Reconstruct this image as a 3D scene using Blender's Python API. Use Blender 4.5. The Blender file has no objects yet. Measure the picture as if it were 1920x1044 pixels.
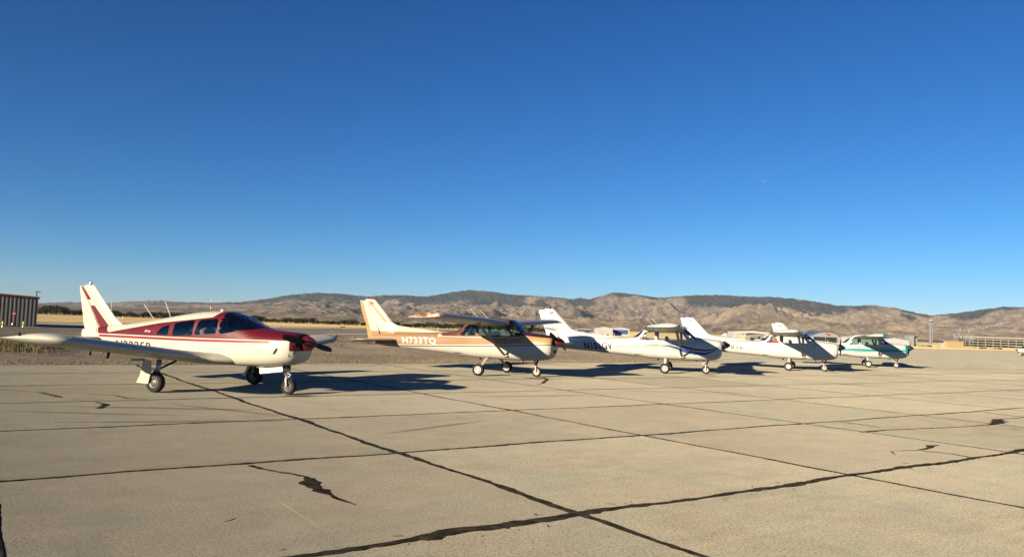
import bpy, bmesh, math, random
import numpy as np
from mathutils import Vector, Matrix
from mathutils.bvhtree import BVHTree
R = math.radians
random.seed(7); rng = np.random.default_rng(11)
S = bpy.context.scene
C = S.collection

# ------------------------------------------------------------------ camera
FPX, PIT, ROLL, EYE = 1461.5, R(3.4426), R(2.0967), 1.75      # focal length in pixels of a 1920 wide picture
cam = bpy.data.objects.new('camera', bpy.data.cameras.new('camera')); C.objects.link(cam)
fw = Vector((0, math.cos(PIT), math.sin(PIT))); u0 = Vector((0, -math.sin(PIT), math.cos(PIT))); r0 = Vector((1, 0, 0))
rt = math.cos(ROLL)*r0 + math.sin(ROLL)*u0; up = -math.sin(ROLL)*r0 + math.cos(ROLL)*u0
M = Matrix((rt, up, -fw)).transposed().to_4x4(); M.translation = (0, 0, EYE)
cam.matrix_world = M
cam.data.sensor_width = 36; cam.data.lens = 36*FPX/1920; cam.data.clip_start = .1; cam.data.clip_end = 60000
S.camera = cam
# ------------------------------------------------------------------ sky, sun, exposure
SUN_EL, SUN_AZ = R(14.4), R(49.0)          # light travels towards SUN_AZ (from +X towards +Y)
w = bpy.data.worlds.new('World'); S.world = w; w.use_nodes = True
nt = w.node_tree; nt.nodes.clear()
sky = nt.nodes.new('ShaderNodeTexSky'); sky.sky_type = 'NISHITA'; sky.sun_disc = False
sky.sun_elevation = SUN_EL; sky.sun_rotation = math.atan2(-math.cos(SUN_AZ), -math.sin(SUN_AZ)) % (2*math.pi)
sky.air_density = 1.0; sky.dust_density = 0.0; sky.ozone_density = 5.0; sky.altitude = 2200
bg = nt.nodes.new('ShaderNodeBackground'); bg.inputs['Strength'].default_value = 0.05
ow = nt.nodes.new('ShaderNodeOutputWorld')
# camera-like grading of the whole sky: one power and gain per channel
sp_ = nt.nodes.new('ShaderNodeSeparateColor'); cb_ = nt.nodes.new('ShaderNodeCombineColor'); nt.links.new(sky.outputs[0], sp_.inputs[0])
for k_, (g_, s_) in enumerate(((1.9, .275), (1.33, .565), (1.13, .83))):
    pw_ = nt.nodes.new('ShaderNodeMath'); pw_.operation = 'POWER'; pw_.inputs[1].default_value = g_; nt.links.new(sp_.outputs[k_], pw_.inputs[0])
    ml_ = nt.nodes.new('ShaderNodeMath'); ml_.operation = 'MULTIPLY'; ml_.inputs[1].default_value = s_; nt.links.new(pw_.outputs[0], ml_.inputs[0]); nt.links.new(ml_.outputs[0], cb_.inputs[k_])
nt.links.new(cb_.outputs[0], bg.inputs[0]); nt.links.new(bg.outputs[0], ow.inputs[0])
sd = bpy.data.lights.new('sun', 'SUN'); sd.energy = 5.0; sd.angle = R(.53); sd.color = (1.0, .83, .60)
sun = bpy.data.objects.new('sun', sd); C.objects.link(sun)
sun.rotation_euler = Vector((math.cos(SUN_AZ)*math.cos(SUN_EL), math.sin(SUN_AZ)*math.cos(SUN_EL), -math.sin(SUN_EL))).to_track_quat('-Z', 'Y').to_euler()
S.view_settings.view_transform = 'Standard'; S.view_settings.look = 'None'; S.view_settings.gamma = 1
S.view_settings.exposure = 1.13
S.render.engine = 'CYCLES'

# ------------------------------------------------------------------ helpers
def tag(o, label=None, cat=None, group=None, kind=None):
    if label: o['label'] = label
    if cat: o['category'] = cat
    if group: o['group'] = group
    if kind: o['kind'] = kind
    return o
def empty(name, loc=(0, 0, 0), rz=0):
    o = bpy.data.objects.new(name, None); C.objects.link(o); o.location = loc; o.rotation_euler = (0, 0, rz); o.empty_display_size = .2
    return o
def mesh_obj(name, verts, faces, mat=None, parent=None, smooth=False):
    me = bpy.data.meshes.new(name); me.from_pydata([tuple(v) for v in verts], [], faces); me.update()
    if mat: me.materials.append(mat)
    if smooth: me.shade_smooth()
    o = bpy.data.objects.new(name, me); C.objects.link(o); o.parent = parent
    return o
def bm_obj(name, bm, mat=None, parent=None, smooth=False):
    me = bpy.data.meshes.new(name); bm.normal_update(); bm.to_mesh(me); bm.free()
    if mat: me.materials.append(mat)
    if smooth: me.shade_smooth()
    o = bpy.data.objects.new(name, me); C.objects.link(o); o.parent = parent
    return o
def copy_tree(o, parent=None):
    c = o.copy(); C.objects.link(c); c.parent = parent
    for ch in [k for k in bpy.data.objects if k.parent == o]: copy_tree(ch, c)
    return c
def bevelled_box(bm, cx, cy, cz, sx, sy, sz, bev=0.0, seg=2, rot=None):
    m = Matrix.Translation((cx, cy, cz)) @ (rot.to_4x4() if rot else Matrix.Identity(4)) @ Matrix.Diagonal((sx, sy, sz, 1))
    r = bmesh.ops.create_cube(bm, size=1, matrix=m)
    if bev:
        es = list({e for v in r['verts'] for e in v.link_edges})
        bmesh.ops.bevel(bm, geom=es, offset=bev, segments=seg, affect='EDGES', profile=.6)
def box_obj(name, c, s, mat, parent=None, bev=0.0, rot=None):
    bm = bmesh.new(); bevelled_box(bm, *c, *s, bev=bev, rot=rot)
    return bm_obj(name, bm, mat, parent)
def tube(bm, pts, rad, n=8, flat=1.0, cap=True):
    """round tube along points; rad number or list; flat squeezes the local second axis"""
    pts = [Vector(p) for p in pts]
    rads = rad if isinstance(rad, (list, tuple)) else [rad]*len(pts)
    rings = []
    for i, p in enumerate(pts):
        d = (pts[min(i+1, len(pts)-1)]-pts[max(i-1, 0)]).normalized()
        a = Vector((1, 0, 0)) if abs(d.x) < .8 else Vector((0, 1, 0))
        s1 = (a-d*a.dot(d)).normalized(); s2 = d.cross(s1)
        rings.append([bm.verts.new(p+s1*math.cos(2*math.pi*k/n)*rads[i]+s2*math.sin(2*math.pi*k/n)*rads[i]*flat) for k in range(n)])
    for a, b in zip(rings[:-1], rings[1:]):
        for k in range(n): bm.faces.new((a[k], a[(k+1) % n], b[(k+1) % n], b[k]))
    if cap:
        bm.faces.new(rings[0][::-1]); bm.faces.new(rings[-1])
def lathe(bm, prof, n=28, axis='Y', c=(0, 0, 0)):
    """profile of (along, radius) turned round an axis"""
    rings = []
    for a, r in prof:
        row = []
        for k in range(n):
            t = 2*math.pi*k/n; p = (r*math.cos(t), r*math.sin(t))
            v = {'Y': (p[0], a, p[1]), 'X': (a, p[0], p[1]), 'Z': (p[0], p[1], a)}[axis]
            row.append(bm.verts.new((v[0]+c[0], v[1]+c[1], v[2]+c[2])))
        rings.append(row)
    for a, b in zip(rings[:-1], rings[1:]):
        for k in range(n): bm.faces.new((a[k], a[(k+1) % n], b[(k+1) % n], b[k]))
    bmesh.ops.contextual_create
    bm.faces.new(rings[0][::-1]); bm.faces.new(rings[-1])
    bmesh.ops.recalc_face_normals(bm, faces=bm.faces)
def loft(bm, rings, cap=True):
    rs = [[bm.verts.new(p) for p in r] for r in rings]; n = len(rs[0])
    for a, b in zip(rs[:-1], rs[1:]):
        for k in range(n): bm.faces.new((a[k], a[(k+1) % n], b[(k+1) % n], b[k]))
    if cap:
        bm.faces.new(rs[0][::-1]); bm.faces.new(rs[-1])
    bmesh.ops.recalc_face_normals(bm, faces=bm.faces)
def pchip(xs, ys, q):
    xs = np.asarray(xs, float); ys = np.asarray(ys, float); q = np.asarray(q, float)
    h = np.diff(xs); d = np.diff(ys)/h; m = np.zeros(len(xs)); m[0] = d[0]; m[-1] = d[-1]
    for i in range(1, len(xs)-1):
        if d[i-1]*d[i] > 0:
            w1 = 2*h[i]+h[i-1]; w2 = h[i]+2*h[i-1]; m[i] = (w1+w2)/(w1/d[i-1]+w2/d[i])
    i = np.clip(np.searchsorted(xs, q)-1, 0, len(h)-1); t = (q-xs[i])/h[i]
    return (2*t**3-3*t**2+1)*ys[i]+(t**3-2*t**2+t)*h[i]*m[i]+(-2*t**3+3*t**2)*ys[i+1]+(t**3-t**2)*h[i]*m[i+1]

# ground height: flat apron, then the airfield falls away a little towards the valley
def zg(y): return -min(max(0.0, .006*(y-60)), 6.0)
def ray(px, py):
    a = (px-960)/FPX; b = (522-py)/FPX
    return fw + rt*a + up*b
def gp(px, py):
    """photo pixel (1920 wide) -> point on the ground"""
    r = ray(px, py); t = 1.0
    t = -EYE/r.z if r.z < -1e-6 else 1e5
    if t*r.y > 60:
        den = r.z+.006*r.y
        t2 = (-EYE+.36)/den if den < -1e-9 else 1e9
        if t2*r.y > 1060 or t2 < 0: t2 = (-EYE-6)/r.z if r.z < -1e-6 else 3e4
        t = t2
    p = r*t
    return Vector((p.x, p.y, zg(p.y)))
def atdist(px, py, y):
    r = ray(px, py); t = y/r.y
    return Vector((r.x*t, y, EYE+r.z*t))

# ------------------------------------------------------------------ materials
ALB = .82        # one overall factor on every base colour, matched to the exposure
class NB:
    """tiny node-building helper"""
    def __init__(s, name):
        s.m = bpy.data.materials.new(name); s.m.use_nodes = True; s.t = s.m.node_tree; s.n = s.t.nodes
        s.b = s.n['Principled BSDF']; s.out = s.n['Material Output']
    def node(s, typ, **kw):
        n = s.n.new(typ)
        for k, v in kw.items():
            if k.startswith('i_'):
                key = k[2:]; key = int(key) if key.isdigit() else key.replace('_', ' ')
                s.put(n.inputs[key], v)
            else: setattr(n, k, v)
        return n
    def put(s, inp, v):
        if hasattr(v, 'is_output'): s.t.links.new(v, inp)
        elif hasattr(v, 'outputs'): s.t.links.new(v.outputs[0], inp)
        else: inp.default_value = v
    def math(s, op, a, b=0.0, c=0.0, clamp=False):
        n = s.n.new('ShaderNodeMath'); n.operation = op; n.use_clamp = clamp
        s.put(n.inputs[0], a); s.put(n.inputs[1], b); s.put(n.inputs[2], c)
        return n.outputs[0]
    def mix(s, f, a, b):
        n = s.n.new('ShaderNodeMix'); n.data_type = 'RGBA'
        s.put(n.inputs[0], f); s.put(n.inputs[6], a if hasattr(a, 'is_output') else (*a[:3], 1)); s.put(n.inputs[7], b if hasattr(b, 'is_output') else (*b[:3], 1))
        return n.outputs[2]
    def ramp(s, f, stops):
        n = s.n.new('ShaderNodeValToRGB'); s.put(n.inputs[0], f)
        e = n.color_ramp.elements
        while len(e) < len(stops): e.new(.5)
        for k, (p, c) in zip(e, stops): k.position = p; k.color = (*c, 1) if len(c) == 3 else c
        return n.outputs[0]
    def noise(s, scale, detail=4, rough=.55, vec=None, dist=0.0):
        n = s.n.new('ShaderNodeTexNoise'); n.inputs['Scale'].default_value = scale; n.inputs['Detail'].default_value = detail
        n.inputs['Roughness'].default_value = rough; n.inputs['Distortion'].default_value = dist
        if vec is not None: s.put(n.inputs['Vector'], vec)
        return n.outputs['Fac']
    def coords(s, kind='Object'):
        return s.n.new('ShaderNodeTexCoord').outputs[kind]
    def world(s):
        return s.n.new('ShaderNodeNewGeometry').outputs['Position']
    def scaled(s, v, sc, rot=(0, 0, 0)):
        n = s.n.new('ShaderNodeMapping'); s.put(n.inputs['Vector'], v); n.inputs['Scale'].default_value = sc; n.inputs['Rotation'].default_value = rot
        return n.outputs[0]
    def bump(s, h, strength=.3, dist=.02):
        n = s.n.new('ShaderNodeBump'); s.put(n.inputs['Height'], h); n.inputs['Strength'].default_value = strength; n.inputs['Distance'].default_value = dist
        s.t.links.new(n.outputs[0], s.b.inputs['Normal'])
    def done(s, col, rough=.5, metal=0.0, coat=0.0, spec=.5):
        if rough.__class__ is float and rough > .84: s.b.inputs['Diffuse Roughness'].default_value = 1.0
        if hasattr(col, 'is_output'):
            v = s.n.new('ShaderNodeVectorMath'); v.operation = 'SCALE'; s.put(v.inputs[0], col); v.inputs['Scale'].default_value = ALB; col = v.outputs[0]
        s.put(s.b.inputs['Base Color'], col if hasattr(col, 'is_output') else (*[k*ALB for k in col[:3]], 1))
        s.put(s.b.inputs['Roughness'], rough); s.b.inputs['Metallic'].default_value = metal
        s.b.inputs['Coat Weight'].default_value = coat; s.b.inputs['Coat Roughness'].default_value = .12
        s.b.inputs['Specular IOR Level'].default_value = spec
        return s.m
def simple(name, col, rough=.5, metal=0.0, var=.12, scale=6.0, coat=0.0, spec=.5):
    b = NB(name); f = b.noise(scale, 5, .6, b.coords())
    c = b.mix(f, [k*(1-var) for k in col], [min(1, k*(1+var)) for k in col])
    return b.done(c, rough, metal, coat, spec)
XR = (-6.0, 3.0); ZR = (0.0, 3.0)
def band(b, xs, zs, pts_lo, pts_hi):
    """mask of lo(x) < z < hi(x); curves are polylines in metres, empty outside their own x range"""
    def crv(pts):
        n = b.n.new('ShaderNodeFloatCurve'); cu = n.mapping.curves[0]
        P = sorted(((x-XR[0])/(XR[1]-XR[0]), (z-ZR[0])/(ZR[1]-ZR[0])) for x, z in pts)
        if P[0][0] > 0: P = [(0.0, P[0][1])]+P
        if P[-1][0] < 1: P = P+[(1.0, P[-1][1])]
        while len(cu.points) < len(P): cu.points.new(.5, .5)
        for k, (x, z) in zip(cu.points, P): k.location = (min(max(x, 0), 1), min(max(z, 0), 1)); k.handle_type = 'VECTOR'
        n.mapping.update(); b.put(n.inputs['Value'], xs)
        return n.outputs[0]
    x0 = min(p[0] for p in pts_lo); x1 = max(p[0] for p in pts_lo)
    a = b.math('GREATER_THAN', zs, crv(pts_lo)); c = b.math('LESS_THAN', zs, crv(pts_hi))
    l = b.math('GREATER_THAN', xs, (x0-XR[0])/(XR[1]-XR[0])); r = b.math('LESS_THAN', xs, (x1-XR[0])/(XR[1]-XR[0]))
    return b.math('MULTIPLY', b.math('MULTIPLY', a, c), b.math('MULTIPLY', l, r))
def band_fin(b, xs, zs, pts_lo, pts_hi):
    """the same with the roles of x and z swapped; points are (z, x)"""
    def crv(pts):
        n = b.n.new('ShaderNodeFloatCurve'); cu = n.mapping.curves[0]
        P = sorted(((z-ZR[0])/(ZR[1]-ZR[0]), (x-XR[0])/(XR[1]-XR[0])) for z, x in pts)
        if P[0][0] > 0: P = [(0.0, P[0][1])]+P
        if P[-1][0] < 1: P = P+[(1.0, P[-1][1])]
        while len(cu.points) < len(P): cu.points.new(.5, .5)
        for k, (x, z) in zip(cu.points, P): k.location = (min(max(x, 0), 1), min(max(z, 0), 1)); k.handle_type = 'VECTOR'
        n.mapping.update(); b.put(n.inputs['Value'], zs)
        return n.outputs[0]
    z0 = min(p[0] for p in pts_lo); z1 = max(p[0] for p in pts_lo)
    a = b.math('GREATER_THAN', xs, crv(pts_lo)); c = b.math('LESS_THAN', xs, crv(pts_hi))
    l = b.math('GREATER_THAN', zs, (z0-ZR[0])/(ZR[1]-ZR[0])); r = b.math('LESS_THAN', zs, (z1-ZR[0])/(ZR[1]-ZR[0]))
    return b.math('MULTIPLY', b.math('MULTIPLY', a, c), b.math('MULTIPLY', l, r))
def paint(name, base, layers, seams=(), rough=.40, dirt=.10, ribs=0.0):
    """aircraft paint: base colour, then stripe layers ('s' side band or 'f' fin band), faint panel seams and grime"""
    b = NB(name); co = b.coords()
    sp = b.n.new('ShaderNodeSeparateXYZ'); b.put(sp.inputs[0], co)
    xs = b.math('MULTIPLY_ADD', sp.outputs[0], 1/(XR[1]-XR[0]), -XR[0]/(XR[1]-XR[0]))
    zs = b.math('MULTIPLY', sp.outputs[2], 1/(ZR[1]-ZR[0]))
    col = b.mix(0.0, base, base)
    for kind, col2, lo, hi in layers:
        m = band(b, xs, zs, lo, hi) if kind == 's' else band_fin(b, xs, zs, lo, hi)
        col = b.mix(m, col, col2)
    for x in seams:     # rivet and panel lines across the fuselage
        d = b.math('ABSOLUTE', b.math('SUBTRACT', sp.outputs[0], x))
        col = b.mix(b.math('MULTIPLY', b.math('LESS_THAN', d, .007), .30), col, (.12, .11, .10))
    if ribs:            # rivet rows over the ribs and the spar
        q = b.math('FRACT', b.math('DIVIDE', b.math('ABSOLUTE', sp.outputs[1]), ribs)); dd = b.math('LESS_THAN', b.math('ABSOLUTE', b.math('SUBTRACT', q, .5)), .011/ribs)
        q2 = b.math('LESS_THAN', b.math('ABSOLUTE', b.math('SUBTRACT', sp.outputs[0], .18)), .008)
        col = b.mix(b.math('MULTIPLY', b.math('MAXIMUM', dd, q2), .28), col, (.13, .12, .11))
    n1 = b.noise(3.2, 6, .62, b.scaled(co, (.6, 1, 1.6))); n2 = b.noise(26, 3, .6, b.scaled(co, (.5, 1, 1)))
    g = b.math('MULTIPLY', b.math('MULTIPLY', n1, n2), dirt*4, clamp=True)
    dk = b.n.new('ShaderNodeVectorMath'); dk.operation = 'MULTIPLY'; b.put(dk.inputs[0], col); dk.inputs[1].default_value = (.50, .42, .32)
    col = b.mix(g, col, dk.outputs[0])
    rg = b.math('MULTIPLY_ADD', n1, .25, rough-.1)
    return b.done(col, rg, 0, .10, .35)
def glass_mat(name, tint, alpha):
    b = NB(name)
    b.b.inputs['Base Color'].default_value = (*tint, 1); b.b.inputs['Roughness'].default_value = .03
    b.b.inputs['Specular IOR Level'].default_value = .6
    tr = b.node('ShaderNodeBsdfTransparent'); tr.inputs[0].default_value = (*[min(1, k*1.0) for k in tint], 1)
    gl = b.node('ShaderNodeBsdfGlossy'); gl.inputs['Roughness'].default_value = .02; gl.inputs['Color'].default_value = (1, 1, 1, 1)
    fr = b.node('ShaderNodeFresnel'); fr.inputs['IOR'].default_value = 1.5
    f = b.math('MULTIPLY_ADD', fr.outputs[0], 1.0, alpha, clamp=True)
    mx = b.node('ShaderNodeMixShader'); b.put(mx.inputs[0], f); b.put(mx.inputs[1], tr.outputs[0]); b.put(mx.inputs[2], gl.outputs[0])
    b.t.links.new(mx.outputs[0], b.out.inputs['Surface'])
    return b.m
MT = {}
MT['glass'] = glass_mat('clear acrylic', (.93, .95, .95), .02)
MT['glass_tint'] = glass_mat('smoked acrylic', (.20, .24, .26), .04)
MT['glass_green'] = glass_mat('green tinted acrylic', (.62, .78, .73), .03)
MT['tyre'] = simple('tyre rubber', (.018, .017, .016), .85, var=.3, scale=18)
MT['rim'] = simple('painted wheel rim', (.62, .60, .55), .4, var=.15, scale=12)
MT['rim_dark'] = simple('worn wheel rim', (.13, .125, .115), .5, .3, var=.2, scale=12)
MT['steel'] = simple('bare steel', (.45, .44, .42), .35, .8, var=.15, scale=14)
MT['black'] = simple('black paint', (.012, .012, .013), .55, var=.3, spec=.2)
MT['inlet'] = simple('painted inlet shade', (.008, .008, .008), .8, var=.2)  # near-black colour painted for the shade inside openings that are not hollow
MT['liner'] = simple('cabin lining', (.10, .09, .08), .8, var=.15)
MT['seat_grey'] = simple('grey seat cloth', (.16, .15, .14), .9, var=.2, scale=20)
MT['seat_tan'] = simple('tan seat cloth', (.34, .25, .15), .9, var=.2, scale=20)
MT['white_trim'] = simple('white trim', (.66, .63, .55), .4, var=.1)
MT['letter_white'] = simple('white lettering', (.72, .69, .60), .45, var=.08)
MT['letter_black'] = simple('black lettering', (.015, .015, .018), .45, var=.15)
MT['letter_grey'] = simple('dark grey lettering', (.04, .04, .045), .45, var=.15)
MT['letter_maroon'] = simple('dark maroon lettering', (.055, .012, .012), .45, var=.15)
MT['flag_red'] = simple('flag red', (.42, .05, .06), .5)
MT['flag_blue'] = simple('flag blue', (.03, .05, .22), .5)
MT['red_cloth'] = simple('red cloth', (.62, .07, .045), .8, var=.15)
MT['lens_red'] = simple('red beacon lens', (.35, .03, .02), .2)
# ================================================================== GROUND
GA = R(35.342); E1 = Vector((math.cos(GA), math.sin(GA), 0)); E2 = Vector((-math.sin(GA), math.cos(GA), 0))
GX, GY, SX, SY = .3867, 1.8886, 4.542, 3.776
def gpt(j, i, z=0.0):
    v = E1*(j*SX+GX)+E2*(i*SY+GY); v.z = z
    return v
def gcoord(p): return ((p.x*E1.x+p.y*E1.y-GX)/SX, (p.x*E2.x+p.y*E2.y-GY)/SY)

def concrete_mat(name, far=False):
    b = NB(name); pos = b.world()
    rot = b.scaled(pos, (1, 1, 1), (0, 0, -GA))
    big = b.noise(.22, 5, .6, pos); mid = b.noise(2.0, 6, .65, pos, .4); fine = b.noise(34, 4, .8, pos); grain = b.noise(85, 3, .8, pos)
    streak = b.noise(1.0, 4, .6, b.scaled(rot, (.35, 6, 1))); streak2 = b.noise(1.0, 3, .6, b.scaled(rot, (5, .25, 1)))
    f = b.math('ADD', b.math('MULTIPLY', big, .55), b.math('MULTIPLY', mid, .45))
    c = b.ramp(f, [(.32, (.195, .170, .127)), (.50, (.295, .261, .192)), (.68, (.375, .336, .250))])
    c = b.mix(b.ramp(streak, [(.45, (0, 0, 0)), (.75, (.35, .35, .35))]), c, (.43, .385, .30))
    c = b.mix(b.ramp(streak2, [(.56, (0, 0, 0)), (.80, (.42, .42, .42))]), c, (.185, .158, .12))
    c = b.mix(b.ramp(fine, [(.38, (.95, .95, .95)), (.52, (0, 0, 0))]), c, (.105, .088, .063))
    c = b.mix(b.ramp(grain, [(.54, (0, 0, 0)), (.66, (.90, .90, .90))]), c, (.62, .56, .43))
    st = b.noise(.55, 3, .6, pos, .8)
    c = b.mix(b.ramp(st, [(.60, (0, 0, 0)), (.72, (.38, .38, .38))]), c, (.17, .143, .108))
    hu = b.noise(.9, 4, .6, pos, .5)
    vm = b.n.new('ShaderNodeVectorMath'); vm.operation = 'MULTIPLY'; b.put(vm.inputs[0], c); vm.inputs[1].default_value = (.86, .95, .97); c = b.mix(b.ramp(hu, [(.42, (0, 0, 0)), (.60, (.9, .9, .9))]), c, vm.outputs[0])
    vm = b.n.new('ShaderNodeVectorMath'); vm.operation = 'MULTIPLY'; b.put(vm.inputs[0], c); vm.inputs[1].default_value = (1.02, 1.05, 1.04); c = vm.outputs[0]
    if not far:      # every slab was poured on its own day
        oi = b.n.new('ShaderNodeObjectInfo')
        t = b.math('MULTIPLY_ADD', oi.outputs['Random'], .22, .87)
        c = b.mix(b.math('MULTIPLY', b.math('FRACT', b.math('MULTIPLY', oi.outputs['Random'], 13.7)), .30), c, (.315, .265, .21))
        mx = b.n.new('ShaderNodeVectorMath'); mx.operation = 'SCALE'; b.put(mx.inputs[0], c); b.put(mx.inputs['Scale'], t); c = mx.outputs[0]
    else:            # joints too far away to build: dark sealed lines on the same grid
        sp = b.n.new('ShaderNodeSeparateXYZ'); b.put(sp.inputs[0], rot)
        wob = b.math('MULTIPLY', b.math('SUBTRACT', b.noise(.8, 3, .6, pos), .5), .25)
        for k, (o, s_, wd) in enumerate(((GX, SX, .07), (GY, SY, .10))):
            q = b.math('FRACT', b.math('ADD', b.math('DIVIDE', b.math('SUBTRACT', b.math('ADD', sp.outputs[k], wob), o), s_), 100.5))
            d = b.math('MULTIPLY', b.math('ABSOLUTE', b.math('SUBTRACT', q, .5)), s_)
            c = b.mix(b.math('MULTIPLY', b.math('LESS_THAN', d, wd), .85), c, (.03, .027, .023))
        cr = b.noise(.35, 4, .6, b.scaled(rot, (.25, 1, 1)), 1.2)
        c = b.mix(b.math('MULTIPLY', b.math('LESS_THAN', b.math('ABSOLUTE', b.math('SUBTRACT', cr, .5)), .004), .8), c, (.035, .03, .026))
    h = b.math('ADD', b.math('MULTIPLY', fine, .5), b.math('MULTIPLY', grain, .5))
    b.bump(h, .75, .012)
    return b.done(c, .88, spec=.2)
MT['slab'] = concrete_mat('weathered concrete'); MT['slab_far'] = concrete_mat('weathered concrete with sealed joints', True)
def tar_mat():
    b = NB('crack sealing tar'); p = b.world(); n = b.noise(40, 4, .7, p); m = b.ramp(b.noise(7, 5, .75, p), [(.40, (0, 0, 0)), (.66, (1, 1, 1))])
    c = b.mix(m, (.012, .011, .009), (.042, .037, .031)); b.bump(n, .5, .006)
    return b.done(c, .9, spec=.0)
MT['tar'] = tar_mat()
def soil_mat(name, stops, s1=.12, s2=1.4, s3=18, bump=.6, rough=.95):
    b = NB(name); p = b.world()
    f = b.math('ADD', b.math('MULTIPLY', b.noise(s1, 5, .6, p), .45), b.math('ADD', b.math('MULTIPLY', b.noise(s2, 5, .65, p), .35), b.math('MULTIPLY', b.noise(s3, 3, .7, p), .20)))
    c = b.ramp(f, stops); b.bump(b.noise(s3*1.5, 4, .7, p), bump, .04)
    return b.done(c, rough, spec=.15)
MT['field'] = soil_mat('dry field', [(.36, (.20, .145, .075)), (.5, (.36, .27, .135)), (.64, (.46, .35, .18))], .02, .25, 3)
MT['straw'] = soil_mat('straw coloured dry grass', [(.36, (.33, .23, .10)), (.5, (.50, .36, .165)), (.64, (.60, .46, .23))], .02, .2, 2)
MT['gravel'] = soil_mat('gravel and dirt', [(.32, (.105, .084, .058)), (.46, (.185, .152, .108)), (.57, (.255, .214, .152)), (.70, (.34, .29, .21))], .2, 2.2, 14, .9)
MT['asphalt'] = soil_mat('old grey asphalt', [(.34, (.085, .076, .062)), (.5, (.125, .112, .092)), (.66, (.165, .15, .125))], .05, .5, 25, .3)
MT['runway'] = soil_mat('pale runway concrete', [(.34, (.22, .19, .15)), (.5, (.29, .255, .20)), (.66, (.35, .31, .25))], .05, .6, 20, .3)
MT['marking'] = soil_mat('worn white paint', [(.36, (.20, .185, .155)), (.5, (.34, .32, .27)), (.66, (.44, .42, .36))], .3, 2, 9, .2)

# base ground sheet out to the hills
gy_ = [-60, -20, 0, 20, 40, 60, 90, 130, 200, 300, 450, 700, 1060, 1061, 1600, 2400, 3600, 5500, 8000, 12000, 18000, 26000]
gx_ = [-26000, -9000, -4000, -1500, -600, -250, -100, -40, 0, 40, 100, 250, 600, 1500, 4000, 9000, 26000]
vs = [(x, y, zg(y)-.16) for y in gy_ for x in gx_]
fs = [(a*len(gx_)+b_, a*len(gx_)+b_+1, (a+1)*len(gx_)+b_+1, (a+1)*len(gx_)+b_) for a in range(len(gy_)-1) for b_ in range(len(gx_)-1)]
tag(mesh_obj('ground', vs, fs, MT['field']), 'dry open airfield ground reaching the hills', kind='structure')
def strip(name, left, right, dz, mat, n=24, m=14, label=None, cat=None, kind='structure', parent=None, wob=0.0):
    """sheet between two polylines (world points), following the ground"""
    def samp(pl, k):
        pl = [Vector(p) for p in pl]; L = [0]
        for a, b_ in zip(pl[:-1], pl[1:]): L.append(L[-1]+(b_-a).length)
        s_ = L[-1]*k/n
        for q in range(len(pl)-1):
            if s_ <= L[q+1]+1e-6: return pl[q].lerp(pl[q+1], (s_-L[q])/max(1e-9, L[q+1]-L[q]))
        return pl[-1]
    V = []
    for k in range(n+1):
        a, b_ = samp(left, k), samp(right, k)
        for q in range(m+1):
            p = a.lerp(b_, q/m)
            if wob: p = p+Vector((random.uniform(-wob, wob), random.uniform(-wob, wob), 0))
            V.append((p.x, p.y, zg(p.y)+dz))
    F = [(k*(m+1)+q, k*(m+1)+q+1, (k+1)*(m+1)+q+1, (k+1)*(m+1)+q) for k in range(n) for q in range(m)]
    o = mesh_obj(name, V, F, mat, parent)
    return tag(o, label, cat, kind=kind)

# the apron: far part as one sheet with its joints in the material, near slabs as pieces
FAR_EDGE = [gp(1352, 676.5), gp(1600, 652), gp(1700, 653.2), gp(1800, 655.2), gp(1920, 657.5), gp(2150, 663)]
corner = gp(1350, 678)
apron_far = strip('apron', [Vector((-60, -40, 0)), Vector((-30, 10, 0)), gp(0, 684), gp(640, 681.3), gp(1000, 680.4), corner, gp(1325, 664), gp(1306, 652), gp(1400, 645), gp(1560, 648.5), gp(1700, 653.2), gp(1920, 657.5)],
                  [Vector((20, -60, 0)), Vector((40, -20, 0)), Vector((60, 5, 0)), Vector((90, 20, 0)), Vector((120, 40, 0)), Vector((200, 70, 0)), Vector((280, 150, 0)), Vector((330, 230, 0))], -.06, MT['slab_far'], 60, 30)
tag(apron_far, 'tan concrete parking apron of square slabs with black sealed joints')
near = []
for j in range(-9, 24):
    for i in range(-2, 8):
        ok = False; d = 1e9
        for qj in (0, .5, 1):
            for qi in (0, .5, 1):
                c_ = gpt(j+qj, i+qi); d = min(d, math.hypot(c_.x, c_.y))
                if c_.y > -.5 and abs(math.degrees(math.atan2(c_.x, max(c_.y, .01)))) < 40: ok = True
        if ok and d < 62: near.append((d, j, i))
near.sort(); near = near[:290]
bm = bmesh.new(); bevelled_box(bm, 0, 0, -.10, SX-.012, SY-.012, .20, .004, 1)
for v in bm.verts: pass
slab_me = bpy.data.meshes.new('slab'); bm.to_mesh(slab_me); bm.free(); slab_me.materials.append(MT['slab'])
slabset = set()
for d, j, i in near:
    o = bpy.data.objects.new('slab', slab_me); C.objects.link(o); o.parent = apron_far
    p = gpt(j+.5, i+.5); o.location = (p.x, p.y, random.uniform(-.0008, 0)); o.rotation_euler = (random.uniform(-.0002, .0002), random.uniform(-.0002, .0002), GA)
    slabset.add((j, i))
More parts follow.
